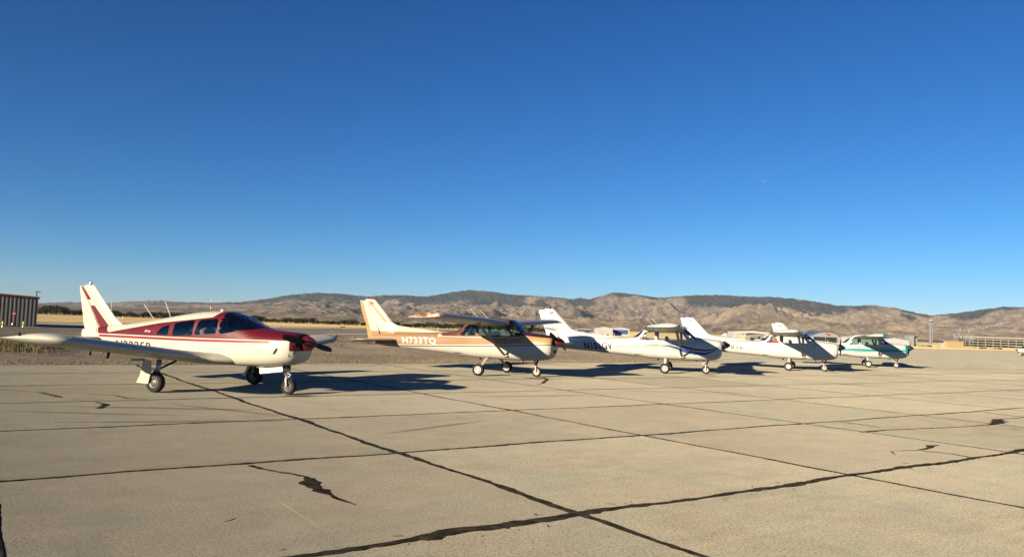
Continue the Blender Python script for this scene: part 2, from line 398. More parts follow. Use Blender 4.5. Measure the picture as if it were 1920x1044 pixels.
# fill between slabs so that no light falls through the joints
def ribbon(name, pts, width, z=.0014, parent=None, mat=None, jag=.30, step=.09, taper=False, lumps=0.0, flat=False):
    """a poured sealant strip with uneven edges along ground points"""
    pts = [Vector((p[0], p[1], 0)) for p in pts]; Q = []
    wl = width if isinstance(width, (list, tuple)) else [width]*len(pts)
    for (a, b_), (wa, wb) in zip(zip(pts[:-1], pts[1:]), zip(wl[:-1], wl[1:])):
        n = max(1, int((b_-a).length/step))
        for k in range(n): Q.append((a.lerp(b_, k/n), wa+(wb-wa)*k/n))
    Q.append((pts[-1], wl[-1])); V = []; N = len(Q); ph = random.uniform(0, 60)
    for k, (p, wd) in enumerate(Q):
        d = (Q[min(k+1, N-1)][0]-Q[max(k-1, 0)][0]).normalized(); nrm = Vector((-d.y, d.x, 0))
        t = 1.0
        if taper: t = min(1, .12+min(k, N-1-k)/max(1, N*.18))
        drift = wd*.22*(math.sin(ph+k*.11)+.6*math.sin(ph*2+k*.31))
        wv = 1+.16*math.sin(ph*3+k*.17)+.12*math.sin(ph*5+k*.9)+lumps*max(0, math.sin(ph+k*.05))**6
        a = wd*.5*t*wv*(1+random.uniform(-jag, jag)); c_ = wd*.5*t*wv*(1+random.uniform(-jag, jag))
        h = z+min(.0006, .01*wd)*random.uniform(.6, 1)
        p0 = p+nrm*drift*t
        if flat: h = z-.0035
        e_ = z-(.0045 if flat else .0035)
        V += [(*(p0+nrm*a).xy, e_), (*(p0+nrm*a*.55).xy, h), (*(p0-nrm*c_*.55).xy, h), (*(p0-nrm*c_).xy, e_)]
    F = []
    for k in range(N-1):
        for q in range(3): F.append((4*k+q, 4*(k+1)+q, 4*(k+1)+q+1, 4*k+q+1))
    return mesh_obj(name, V, F, mat or MT['tar'], parent, smooth=True)
js = [j for _, j, _ in near]; is_ = [i for _, _, i in near]
for i in range(min(is_), max(is_)+2):
    col = sorted(j for (j, q) in slabset if q in (i, i-1))
    if not col: continue
    wd = {1: .135, 2: .11, 3: .105}.get(i, .095)
    ribbon('joint_sealant', [gpt(j, i) for j in np.arange(col[0], col[-1]+1.01, .5)], wd, parent=apron_far, lumps=.5 if i == 1 else .15)
for j in range(min(js), max(js)+2):
    row = sorted(i for (q, i) in slabset if q in (j, j-1))
    if not row: continue
    wd = {1: .115, 2: .085, 0: .05}.get(j, .08)
    ribbon('joint_sealant', [gpt(j, i) for i in np.arange(row[0], row[-1]+1.01, .5)], wd, z=.0018, parent=apron_far, lumps=.1)
def crack(px, width, taper=True, jag=.4, step=.08):
    return ribbon('crack_sealant', [gp(*p) for p in px], width, z=.0022, parent=apron_far, taper=taper, jag=jag, step=step)
crack([(470, 872), (490, 878), (520, 884), (548, 888), (575, 893), (588, 899)], [.06, .07, .07, .07, .10, .16], False)
crack([(562, 905.5), (574, 902), (588, 903), (600, 904)], [.02, .10, .13, .02], False, .5)
crack([(580, 896), (590, 904), (602, 912), (614, 921), (624, 927), (640, 936), (668, 946)], [.12, .19, .15, .10, .07, .04, .01], False, .6)
crack([(592, 911), (604, 918), (612, 925)], [.02, .06, .02], True, .6)
crack([(183, 753.5), (199, 757), (196, 760), (181, 765.5)], [.06, .16, .16, .12], False)
crack([(-30, 729), (0, 730), (58, 733)], .06); crack([(70, 734), (95, 740), (119, 745.5)], .09)
crack([(145, 737), (215, 741), (240, 746), (277, 747.5)], [.04, .05, .08, .06])
crack([(1672, 845), (1718, 844), (1743, 840), (1750, 836), (1762, 833.5)], [.03, .05, .13, .16, .12]); crack([(1727, 844.5), (1780, 850), (1838, 860)], .06)
crack([(1670, 845), (1680, 852)], .04)
crack([(1612, 809.5), (1636, 808), (1663, 805), (1755, 802), (1824, 799), (1858, 795.5), (1874, 789), (1863, 785.5), (1879, 785), (1909, 783), (1935, 780)], [.10, .15, .08, .07, .08, .14, .34, .22, .07, .07, .07], False)
crack([(1572, 790), (1610, 794.5), (1653, 801.5)], .075); crack([(1842, 772), (1880, 777), (1925, 782)], .06)
crack([(1006, 705), (1020, 708), (1026, 713), (1019, 718), (1003, 722)], [.05, .10, .13, .10, .05])
crack([(792, 1012), (806, 1003), (828, 995), (855, 990), (885, 987), (920, 988), (955, 989)], [.13, .13, .07, .045, .045, .05, .07], False)
crack([(796, 1012), (815, 1006), (838, 1003)], .12); crack([(421, 977), (432, 974.5), (441, 970.5)], .018)
crack([(1085, 705), (1125, 709), (1160, 711)], .04); crack([(1655, 755), (1672, 756.5)], .03); crack([(1895, 804.5), (1912, 805.5)], .06)
for k in range(34):      # crumbs of tar spilled beside the widest joint
    q_ = gpt(random.uniform(.2, 2.6), 1)+E2*random.choice((-1, 1))*random.uniform(.09, .22); a_ = random.uniform(0, 3.1); v_ = Vector((math.cos(a_), math.sin(a_), 0))*random.uniform(.01, .05)
    ribbon('tar_crumb', [q_-v_, q_, q_+v_], random.uniform(.008, .022), z=.0022, parent=apron_far, taper=True, jag=.5, step=.02)
# a pale scrape left by something dragged over the concrete
ribbon('scrape_mark', [gp(505, 928), gp(545, 952), gp(600, 988)], 0.012, z=.0030, parent=apron_far, mat=simple('chalky scrape', (.37, .33, .25), .9), taper=True, flat=True)

# gravel verge behind the parked planes: a low rough bank
G0 = [gp(-260, 687), gp(0, 684), gp(300, 683.4), gp(640, 681.3), gp(1000, 680.4), corner]
G1 = [gp(-260, 616), gp(0, 623), gp(300, 627), gp(640, 633), gp(1000, 640), gp(1300, 650)]
def gravel_height(p, t):
    q = Vector((p.x*.35, p.y*.35, 1.3)); from mathutils import noise as mn
    return .02+ .16*min(1, t*6)*(.6+mn.noise(q)) + .22*math.exp(-((t-.62)/.16)**2)*(1+mn.noise(q*1.7)) + .03*mn.noise(q*9)
n, m = 120, 46; V = []; F = []
def along(pl, t):
    L = [0]
    for a, b_ in zip(pl[:-1], pl[1:]): L.append(L[-1]+(b_-a).length)
    s_ = L[-1]*t
    for q in range(len(pl)-1):
        if s_ <= L[q+1]+1e-6: return pl[q].lerp(pl[q+1], (s_-L[q])/(L[q+1]-L[q]))
    return pl[-1]
def gravel_pt(u, v):
    p = along(G0, u).lerp(along(G1, u), v); h = gravel_height(p, v)
    edge = min(1, v*12, (1-v)*6, (1-u)*14)
    return Vector((p.x, p.y, zg(p.y)+h*edge-.02*(1-edge)+(.028 if v < .02 else 0)))
for a in range(n+1):
    for b_ in range(m+1): V.append(gravel_pt(a/n, (b_/m)**1.3))
F = [(a*(m+1)+b_, (a+1)*(m+1)+b_, (a+1)*(m+1)+b_+1, a*(m+1)+b_+1) for a in range(n) for b_ in range(m)]
tag(mesh_obj('gravel_verge', V, F, MT['gravel'], smooth=True), 'rough gravel and dirt verge along the apron edge', kind='structure')
# loose stones and clods, one mass
def rock_template(seed):
    b_ = bmesh.new(); bmesh.ops.create_icosphere(b_, subdivisions=1, radius=1); r_ = random.Random(seed)
    v = np.array([x.co*(1+r_.uniform(-.3, .3)) for x in b_.verts]); f = np.array([[q.index for q in x.verts] for x in b_.faces]); b_.free()
    return v, f
T = [rock_template(k) for k in range(5)]
def scatter(name, places, mat, label, kind='stuff', parent=None):
    VV = []; FF = []; o = 0
    for p, s, rz in places:
        v, f = T[random.randrange(5)]; c_, s_ = math.cos(rz), math.sin(rz)
        w_ = np.c_[v[:, 0]*c_-v[:, 1]*s_, v[:, 0]*s_+v[:, 1]*c_, v[:, 2]*.6]*s+np.array(p)
        VV.append(w_); FF.append(f+o); o += len(v)
    me = bpy.data.meshes.new(name); me.from_pydata(np.concatenate(VV).tolist(), [], np.concatenate(FF).tolist()); me.materials.append(mat)
    ob = bpy.data.objects.new(name, me); C.objects.link(ob); ob.parent = parent
    return tag(ob, label, kind=kind)
pl = []
for k in range(5200):
    u = random.random(); v = random.random()**1.5; s = random.choice((.02, .025, .03, .04, .05))*random.uniform(.7, 1.3)
    if .5 < v < .75 and random.random() < .12: s *= 3.0
    pl.append((gravel_pt(u, v), s, random.uniform(0, 6.28)))
MT['stone'] = simple('mixed gravel stones', (.22, .18, .13), .9, var=.45, scale=3)
tag(scatter('gravel', pl, MT['stone'], 'loose stones and clods scattered over the verge'), kind='stuff')
MT['stone_pale'] = simple('pale gravel stones', (.25, .22, .17), .9, var=.3, scale=3)
pl = []
for (px, py, sx_, sy_, cnt) in ((760, 673, 60, 3, 110), (1130, 671, 45, 4, 110), (1180, 676, 30, 2, 40), (420, 668, 120, 6, 70)):
    for k in range(cnt):
        p = gp(px+random.gauss(0, sx_), py+random.gauss(0, sy_)); p.z += .13; pl.append((p, random.uniform(.015, .035), random.uniform(0, 6)))
scatter('pale_gravel', pl, MT['stone_pale'], 'streaks of pale gravel lying on the dirt verge')
# dry weeds
def weeds(name, places, mat, label):
    VV = []; FF = []
    for p, hgt, cnt, spread in places:
        for k in range(cnt):
            a = random.uniform(0, 6.28); r_ = spread*math.sqrt(random.random()); b0 = Vector((p[0]+r_*math.cos(a), p[1]+r_*math.sin(a), p[2]-.03))
            h = hgt*random.uniform(.5, 1.1); an = random.uniform(0, 6.28); ln = random.uniform(.1, .7)*h; d = Vector((math.cos(an), math.sin(an), 0)); wd = Vector((-d.y, d.x, 0))*random.uniform(.006, .014)
            o = len(VV); m_ = b0+d*ln*.35+Vector((0, 0, h*.6)); t_ = b0+d*ln+Vector((0, 0, h))
            VV += [b0-wd, b0+wd, m_+wd*.9, m_-wd*.9, t_]; FF += [(o, o+1, o+2, o+3), (o+3, o+2, o+4)]
    return tag(mesh_obj(name, VV, FF, mat), label, kind='stuff')
MT['weed_green'] = simple('yellow green weeds', (.16, .135, .05), .8, var=.35, scale=2)
MT['weed_dry'] = simple('dead brown weeds', (.30, .21, .10), .85, var=.35, scale=2)
MT['weed_dark'] = simple('dark dead brush', (.07, .055, .035), .9, var=.35, scale=2)
P_ = []
for k in range(70):
    p = gp(random.uniform(-60, 75), random.uniform(650, 668)); P_.append((p+Vector((0, 0, .12)), random.uniform(.12, .38), 30, .5))
weeds('weeds', P_, MT['weed_green'], 'yellow green weed clumps growing on the verge past the red plane wing')
P_ = []
for k in range(420):
    u = random.random(); p = gravel_pt(u, random.random()*.035); P_.append((p, random.uniform(.03, .12), 14, .25))
for k in range(200):
    p = gravel_pt(random.random(), random.random()**.8); P_.append((p, random.uniform(.05, .22), 10, .25))
weeds('dry_weeds', P_, MT['weed_dry'], 'thin fringe of dead brown weeds along the slab edge')
P_ = []
for (px0, px1, py) in ((0, 110, 659), (580, 780, 645), (230, 330, 660), (1000, 1060, 650)):
    for k in range(60):
        p = gp(random.uniform(px0, px1), py+random.gauss(0, 3)); P_.append((p+Vector((0, 0, .22)), random.uniform(.08, .25), 14, .35))
weeds('dead_brush', P_, MT['weed_dark'], 'low dark dead brush along the top of the gravel bank')

# taxiway, runway strip, straw grass beyond
strip('taxiway', [gp(-260, 600), gp(0, 611), gp(70, 612), gp(300, 612), gp(640, 615.5), gp(860, 616), gp(1000, 621), gp(1300, 634)],
      [gp(-260, 622), gp(0, 626), gp(300, 630), gp(640, 636), gp(860, 640), gp(1000, 643), gp(1200, 648), gp(1360, 660)], -.10, MT['asphalt'], 50, 14, 'dark grey asphalt taxiway beyond the verge')
strip('taxiway_edge_line', [gp(612, 624.0), gp(700, 624.6), gp(800, 626)], [gp(612, 625.0), gp(700, 625.8), gp(800, 627.2)], -.07, MT['marking'], 16, 2, 'worn white line painted along the taxiway')
strip('runway', [gp(40, 602.5), gp(150, 603.8), gp(300, 606.5), gp(500, 611), gp(640, 613.2)], [gp(40, 612), gp(150, 611.8), gp(300, 611.8), gp(500, 614), gp(640, 615.2)], -.07, MT['runway'], 30, 8, 'pale strip of runway concrete across the field')
strip('straw_field', [gp(-300, 578), gp(0, 586.5), gp(200, 592.5), gp(500, 602), gp(640, 605), gp(1000, 616.5)], [gp(-300, 592), gp(0, 602), gp(200, 604.5), gp(500, 611), gp(640, 613), gp(1000, 620)], -.03, MT['straw'], 40, 12, 'straw coloured dry grass field before the tree line')
strip('straw_bank', [gp(1040, 618.5), gp(1150, 622), gp(1300, 627)], [gp(1040, 628), gp(1150, 631.5), gp(1300, 637)], .02, MT['straw'], 20, 8, 'tan dry grass bank before the hangars')
strip('apron_grass', [gp(1580, 645), gp(1720, 648.5), gp(1800, 651), gp(1920, 654)], [gp(1580, 651.5), gp(1720, 653.8), gp(1800, 655.6), gp(1940, 658.2)], .03, MT['straw'], 20, 6, 'strip of dry grass between apron and buildings')

# old oil spots and rubber smears soaked into the concrete
def stain_mat(name, col, amt):
    b = NB(name); co = b.coords('Generated'); v = b.n.new('ShaderNodeVectorMath'); v.operation = 'SUBTRACT'; b.put(v.inputs[0], co); v.inputs[1].default_value = (.5, .5, 0)
    ln = b.n.new('ShaderNodeVectorMath'); ln.operation = 'LENGTH'; b.put(ln.inputs[0], b.scaled(v.outputs[0], (1, 1, 0)))
    f = b.math('SUBTRACT', 1.0, b.math('MULTIPLY', ln.outputs['Value'], 2.0)); n_ = b.noise(2.2, 6, .7, b.world())
    a = b.math('MULTIPLY', b.ramp(b.math('MULTIPLY', f, b.math('ADD', n_, .35)), [(.08, (0, 0, 0)), (.50, (1, 1, 1))]), amt)
    b.done(col, .9, spec=.1); tr = b.node('ShaderNodeBsdfTransparent'); mx = b.node('ShaderNodeMixShader'); b.put(mx.inputs[0], a); b.put(mx.inputs[1], tr.outputs[0]); b.put(mx.inputs[2], b.b.outputs[0]); b.t.links.new(mx.outputs[0], b.out.inputs['Surface'])
    return b.m
MT['oil'] = stain_mat('soaked oil', (.035, .03, .024), .55); MT['smear'] = stain_mat('rubber smear', (.06, .052, .042), .30); MT['bleach'] = stain_mat('bleached patch', (.42, .38, .30), .16)
def stain(name, px, py, sx_, sy_, rz, mat, z=.0012):
    p = gp(px, py); N = 20
    o = mesh_obj(name, [(sx_*math.cos(2*math.pi*k/N), sy_*math.sin(2*math.pi*k/N), 0) for k in range(N)], [tuple(range(N))], mat, apron_far); o.location = (p.x, p.y, z); o.rotation_euler = (0, 0, R(rz)); return o
for px, py, a, b_, rz in ((560, 742, .5, .35, 20), (1010, 709, .6, .4, 0), (1330, 704, .5, .35, 10), (1560, 699, .6, .35, 0)): stain('oil_stain', px, py, a, b_, rz, MT['oil'], .0034)
for px, py, a, b_, rz in ((300, 765, 2.4, .16, 8), (340, 790, 2.6, .14, 20), (420, 768, 1.9, .12, -25), (180, 775, 2.2, .10, 5), (1300, 735, 3.0, .16, 12), (1020, 742, 2.6, .14, 30), (1580, 720, 3.5, .2, 10), (820, 800, 2.0, .10, 55)): stain('rubber_smear', px, py, a, b_, rz, MT['smear'], .0040)
for px, py, a, b_, rz in ((420, 905, 1.2, .5, 60), (560, 985, .9, .25, 55), (150, 850, 1.5, .6, 20), (1350, 960, 1.3, .5, 40), (1250, 870, 1.6, .4, 35), (1650, 960, 1.0, .4, 30)): stain('bleached_patch', px, py, a, b_, rz, MT['bleach'], .0046)
# ================================================================== AIRCRAFT (local frame: X forward, Y left, Z up, origin under the main wheels)
def fuselage_rings(st, step_zone, N=64):
    """st rows: x, z_bottom, z_top, half_width, z_widest, exponent_bottom, exponent_top"""
    st = sorted(st); A = np.array(st); xs = []
    x = A[0, 0]
    while x < A[-1, 0]-1e-6:
        xs.append(x); x += .035 if step_zone[0] < x < step_zone[1] else .09
    xs.append(A[-1, 0]); xs = np.array(xs)
    P = [pchip(A[:, 0], A[:, k], xs) for k in range(1, 7)]
    rings = []
    for k, x in enumerate(xs):
        zb, zt, hw, zm, eb, et = (p[k] for p in P); r = []
        for a in range(N):
            t = 2*math.pi*(a+.5)/N; c_, s_ = math.cos(t), math.sin(t); e = et if s_ > 0 else eb
            y = hw*math.copysign(abs(c_)**(2/e), c_); z = zm+(zt-zm if s_ > 0 else zm-zb)*math.copysign(abs(s_)**(2/e), s_)
            r.append((x, y, z))
        rings.append(r)
    return rings
def inside(poly, x, z):
    for (ax, az), (bx, bz) in zip(poly, poly[1:]+poly[:1]):
        if (bx-ax)*(z-az)-(bz-az)*(x-ax) < 0: return False
    return True
def ccw(poly):
    a = sum(p[0]*q[1]-q[0]*p[1] for p, q in zip(poly, poly[1:]+poly[:1]))
    return poly if a > 0 else poly[::-1]
def cut_windows(bm, wins):
    """cut each convex (x, z) outline into the skin on both sides; returns {name: [face lists]}"""
    out = {}
    for name, poly, zmin in wins:
        poly = ccw(poly); x0 = min(p[0] for p in poly)-.08; x1 = max(p[0] for p in poly)+.08; z0 = min(p[1] for p in poly)-.08; z1 = max(p[1] for p in poly)+.08
        for (ax, az), (bx, bz) in zip(poly, poly[1:]+poly[:1]):
            fs = [f for f in bm.faces if x0 < f.calc_center_median().x < x1 and z0 < f.calc_center_median().z < z1]
            g = list({e for f in fs for e in f.edges})+fs+list({v for f in fs for v in f.verts})
            bmesh.ops.bisect_plane(bm, geom=g, dist=1e-5, plane_co=(ax, 0, az), plane_no=(bz-az, 0, -(bx-ax)))
        out.setdefault(name, []); out[name] += [f for f in bm.faces if inside(poly, f.calc_center_median().x, f.calc_center_median().z)]
    return out
def build_body(root, rings, wins, mats, liner_range):
    """skin with real openings, panes set into them, and a lining behind the skin"""
    bm = bmesh.new(); loft(bm, rings); panes = cut_windows(bm, wins)
    bm.normal_update()
    taken = set()
    for name, fl in panes.items():
        both = {'L': [], 'R': [], 'C': []}
        for f in fl:
            if f in taken: continue
            taken.add(f); y = f.calc_center_median().y
            both['C' if name in ('windshield', 'rear_window') else ('L' if y > 0 else 'R')].append(f)
        for k, ff in both.items():
            if not ff: continue
            b2 = bmesh.new(); mp = {}
            for f in ff:
                vv = []
                for v in f.verts:
                    if v not in mp: mp[v] = b2.verts.new(v.co-v.normal*.006)
                    vv.append(mp[v])
                b2.faces.new(vv)
            edge = [e for e in b2.edges if len(e.link_faces) == 1]
            o = bm_obj(name if k == 'C' else name, b2, mats[name], root, True)
            # rubber seal round the pane
            loopv = {}
            for e in [e for f in ff for e in f.edges]:
                if sum(1 for lf in e.link_faces if lf in ff) == 1: loopv[e] = 1
            b3 = bmesh.new(); mp = {}
            def vert(v, q):
                key = (v, q)
                if key not in mp:
                    c_ = Vector((0, 0, 0)); 
                    mp[key] = b3.verts.new(v.co+v.normal*(.003 if q == 0 else -.028))
                return mp[key]
            for e in loopv:
                a, b_ = e.verts
                b3.faces.new((vert(a, 0), vert(b_, 0), vert(b_, 1), vert(a, 1)))
            bm_obj('window_seal', b3, mats['seal'], o, False)
    bmesh.ops.delete(bm, geom=list(taken), context='FACES')
    b4 = bmesh.new(); mp = {}
    for f in bm.faces:
        c_ = f.calc_center_median()
        if liner_range[0] < c_.x < liner_range[1]:
            vv = []
            for v in f.verts:
                if v not in mp: mp[v] = b4.verts.new(v.co-v.normal*.028)
                vv.append(mp[v])
            b4.faces.new(vv[::-1])
    body = bm_obj('fuselage', bm, mats['paint'], root, True)
    bm_obj('cabin_lining', b4, MT['liner'], body, True)
    return body
def airfoil(t, camber, lo=0.0, hi=1.0, n=14):
    """closed loop of (chord fraction, height) between two chord fractions"""
    def th(x): return 5*t*(.2969*math.sqrt(max(x, 0))-.126*x-.3516*x*x+.2843*x**3-.1036*x**4)
    def cm(x): p = .4; return camber*(2*p*x-x*x)/p**2 if x < p else camber*(1-2*p+2*p*x-x*x)/(1-p)**2
    xs = [lo+(hi-lo)*(1-math.cos(math.pi*k/n))/2 for k in range(n+1)]
    upp = [(x, cm(x)+th(x)) for x in xs[::-1]]; low = [(x, cm(x)-th(x)) for x in xs]
    if lo == 0.0: low = low[1:]
    if hi == 1.0: low = low[:-1]
    return upp+low
def surface(name, st, t, camber, lo, hi, mat, parent, side=1, vertical=False, hinge_rot=0.0, smooth=True, inc=0.0):
    """lofted wing-like piece. st rows: span, x_leading, chord, z (or y), thickness scale"""
    rings = []
    for sp, xl, ch, z, ts in st:
        r = []
        for f, h in airfoil(t*ts, camber*min(ts, 1), lo, hi):
            dx, dz = -f*ch, h*ch
            if hinge_rot:
                hx = -lo*ch; a = hinge_rot; ddx = dx-hx; dx, dz = hx+ddx*math.cos(a)-dz*math.sin(a), ddx*math.sin(a)+dz*math.cos(a)
            if inc: ca, sa = math.cos(inc), math.sin(inc); q_ = dx+.3*ch; dx, dz = -.3*ch+q_*ca-dz*sa, q_*sa+dz*ca
            r.append((xl+dx, z+dz, sp) if vertical else (xl+dx, side*sp, z+dz))
        rings.append(r)
    bm = bmesh.new(); loft(bm, rings)
    if smooth:
        es = [e for e in bm.edges if len(e.link_faces) == 2 and e.calc_face_angle(0) > .7]
        bmesh.ops.split_edges(bm, edges=es)
    return bm_obj(name, bm, mat, parent, smooth)
def wheel(root, c, r, wd, rim_mat, name='wheel'):
    bm = bmesh.new(); h = wd/2
    lathe(bm, [(-h*.55, r*.56), (-h*.85, r*.62), (-h, r*.76), (-h*.92, r*.90), (-h*.6, r*.975), (-h*.2, r), (h*.2, r), (h*.6, r*.975), (h*.92, r*.90), (h, r*.76), (h*.85, r*.62), (h*.55, r*.56)], 32)
    o = bm_obj(name, bm, MT['tyre'], root, True); o.location = c
    bm = bmesh.new()
    lathe(bm, [(-h*.72, r*.10), (-h*.80, r*.16), (-h*.60, r*.24), (-h*.50, r*.40), (-h*.72, r*.50), (-h*.80, r*.58), (h*.80, r*.58), (h*.72, r*.50), (h*.50, r*.40), (h*.60, r*.24), (h*.80, r*.16), (h*.72, r*.10)], 24)
    bm_obj('rim', bm, rim_mat, o, True)
    return o
def propeller(root, x, z, rad, ang, spin_mat, blade_mat, spin_len=.34, spin_r=.165):
    hub = None
    bm = bmesh.new()
    lathe(bm, [(0, spin_r), (spin_len*.25, spin_r*.97), (spin_len*.5, spin_r*.82), (spin_len*.75, spin_r*.52), (spin_len*.92, spin_r*.24), (spin_len, spin_r*.04)], 28, 'X')
    hub = bm_obj('spinner', bm, spin_mat, root, True); hub.location = (x, 0, z); hub.rotation_euler = (ang, 0, 0)
    for s in (0, 1):
        bm = bmesh.new(); rings = []
        for f, ch, tw in ((.06, .075, 50), (.16, .10, 44), (.3, .14, 34), (.5, .155, 25), (.72, .145, 18), (.9, .12, 14), (.975, .09, 13), (1.0, .03, 13)):
            r = []
            for k in range(12):
                a = 2*math.pi*k/12; u = math.cos(a)*ch/2; v = math.sin(a)*ch*(.30 if f < .2 else .10)/2
                tw_ = R(tw); r.append((u*math.sin(tw_)+v*math.cos(tw_)+.09, u*math.cos(tw_)-v*math.sin(tw_), f*rad))
            rings.append(r)
        loft(bm, rings); o = bm_obj('propeller_blade', bm, blade_mat, hub, True); o.rotation_euler = (s*math.pi, 0, 0)
    return hub
def text_decal(root, body, text, x0, x1, z0, z1, mat, shear=0.0, name='registration_number', y_from=-2.0, bold=.012, slope=0.0, objs=None):
    """lettering wrapped on to the right hand skin"""
    cu = bpy.data.curves.new('t', 'FONT'); cu.body = text; cu.size = 1; cu.fill_mode = 'FRONT'; cu.resolution_u = 3; cu.offset = bold; cu.space_character = 1.12
    to = bpy.data.objects.new('t', cu); C.objects.link(to)
    dg = bpy.context.evaluated_depsgraph_get(); dg.update(); me = bpy.data.meshes.new_from_object(to.evaluated_get(dg))
    bm = bmesh.new(); bm.from_mesh(me); bpy.data.objects.remove(to); bpy.data.curves.remove(cu); bpy.data.meshes.remove(me)
    xs = [v.co.x for v in bm.verts]; ys = [v.co.y for v in bm.verts]; a, b_ = min(xs), max(xs); c_, d = min(ys), max(ys)
    bmesh.ops.triangulate(bm, faces=bm.faces[:])
    for v in bm.verts:
        u = (v.co.x-a)/(b_-a); q = (v.co.y-c_)/(d-c_)
        v.co = Vector((x0+(x1-x0)*u+shear*(z1-z0)*(q-.5), 0, z0+(z1-z0)*q+slope*u))
    for _ in range(4):
        es = [e for e in bm.edges if e.calc_length() > .05]
        if not es: break
        bmesh.ops.subdivide_edges(bm, edges=es, cuts=1, use_grid_fill=False); bmesh.ops.triangulate(bm, faces=bm.faces[:])
    tr = BVHTree.FromObject(body, bpy.context.evaluated_depsgraph_get())
    for v in bm.verts:
        h = tr.ray_cast(Vector((v.co.x, y_from, v.co.z)), Vector((0, 1, 0)), 4)
        v.co.y = (h[0].y if h[0] else -.05)-.007
    return bm_obj(name, bm, mat, root)
def flag_decal(root, fin, x, z, w_, h_):
    tr = BVHTree.FromObject(fin, bpy.context.evaluated_depsgraph_get())
    hit = tr.ray_cast(Vector((x, -2, z)), Vector((0, 1, 0)), 4); y = (hit[0].y if hit[0] else -.04)-.004
    bm = bmesh.new()
    def quad(b2, xa, xb, za, zb, yy): b2.faces.new([b2.verts.new((q[0], yy, q[1])) for q in ((xa, za), (xb, za), (xb, zb), (xa, zb))])
    for k in range(4): quad(bm, x-w_/2, x+w_/2 if k < 2 else x+w_*.08, z-h_/2+h_*k*2/7, z-h_/2+h_*(k*2+1)/7, y)
    o = bm_obj('flag_stripes', bm, MT['flag_red'], root)
    bm = bmesh.new(); quad(bm, x+w_*.1, x+w_/2, z-h_*.02, z+h_/2, y); bm_obj('flag_canton', bm, MT['flag_blue'], o)
def seat(root, x, y, z, mat, hgt=.62):
    bm = bmesh.new(); bevelled_box(bm, x, y, z, .46, .42, .14, .04)
    o = bm_obj('seat', bm, mat, root, True)
    bm = bmesh.new(); bevelled_box(bm, x-.26, y, z+hgt*.45, .12, .41, hgt, .045, rot=Matrix.Rotation(R(-10), 3, 'Y')); bm_obj('seat_back', bm, mat, o, True)
    bm = bmesh.new(); bevelled_box(bm, x-.32, y, z+hgt*.86, .09, .25, .16, .035, rot=Matrix.Rotation(R(-10), 3, 'Y')); bm_obj('headrest', bm, mat, o, True)
def rod(root, name, pts, rad, mat, n=8, flat=1.0, smooth=True):
    bm = bmesh.new(); tube(bm, pts, rad, n, flat); bmesh.ops.recalc_face_normals(bm, faces=bm.faces)
    return bm_obj(name, bm, mat, root, smooth)

# ------------------------------------------------ high wing four seater
HW = [(2.28, .82, 1.385, .34, 1.12, 2.4, 2.4), (2.24, .73, 1.42, .405, 1.11, 2.5, 2.5), (2.10, .635, 1.45, .455, 1.08, 2.6, 2.6), (1.85, .585, 1.475, .49, 1.05, 2.8, 2.7), (1.5, .555, 1.505, .52, 1.02, 3.0, 2.8),
      (1.22, .545, 1.54, .535, 1.02, 3.2, 2.9), (1.10, .545, 1.62, .54, 1.02, 3.2, 3.0), (.92, .545, 1.78, .545, 1.03, 3.3, 3.4), (.74, .545, 1.92, .55, 1.05, 3.3, 4.2), (.5, .545, 1.965, .55, 1.08, 3.3, 5.0), (-.2, .55, 1.97, .55, 1.1, 3.3, 5.0), (-.62, .565, 1.955, .545, 1.1, 3.3, 5.0),
      (-.85, .585, 1.87, .53, 1.08, 3.2, 4.2), (-1.1, .605, 1.70, .50, 1.06, 3.1, 3.4), (-1.45, .635, 1.46, .45, 1.05, 3.0, 2.9), (-1.7, .655, 1.425, .415, 1.05, 2.9, 2.7), (-2.4, .70, 1.40, .335, 1.05, 2.7, 2.5),
      (-3.2, .755, 1.355, .245, 1.06, 2.5, 2.4), (-4.0, .795, 1.30, .165, 1.06, 2.3, 2.3), (-4.7, .85, 1.255, .095, 1.06, 2.2, 2.2), (-5.12, .95, 1.21, .045, 1.08, 2, 2)]
HW_WINS = [('windshield', [(1.215, 1.54), (1.19, 1.475), (.97, 1.425), (.93, 1.43), (.715, 1.745), (.70, 2.1), (1.215, 2.1)], 0),
           ('side_window', [(.84, 1.425), (.81, 1.385), (-.33, 1.35), (-.38, 1.39), (-.38, 1.69), (-.33, 1.735), (.55, 1.745), (.62, 1.72)], 0),
           ('quarter_window', [(-.49, 1.37), (-.52, 1.34), (-1.06, 1.335), (-1.13, 1.375), (-.93, 1.63), (-.87, 1.68), (-.53, 1.72), (-.49, 1.69)], 0),
           ('rear_window', [(-.99, 2.1), (-1.015, 1.68), (-1.19, 1.47), (-1.40, 1.42), (-1.44, 1.45), (-1.45, 2.1)], 0)]
def wing_st(side_spans):
    out = []
    for y in side_spans:
        if y <= 2.55: xl, ch = .76, 1.63
        else:
            t = (y-2.55)/(5.2-2.55); xl = .76-.09*t; ch = 1.63-.49*t
        out.append((y, xl, ch, 1.76+.036*y, 1.0))
    return out
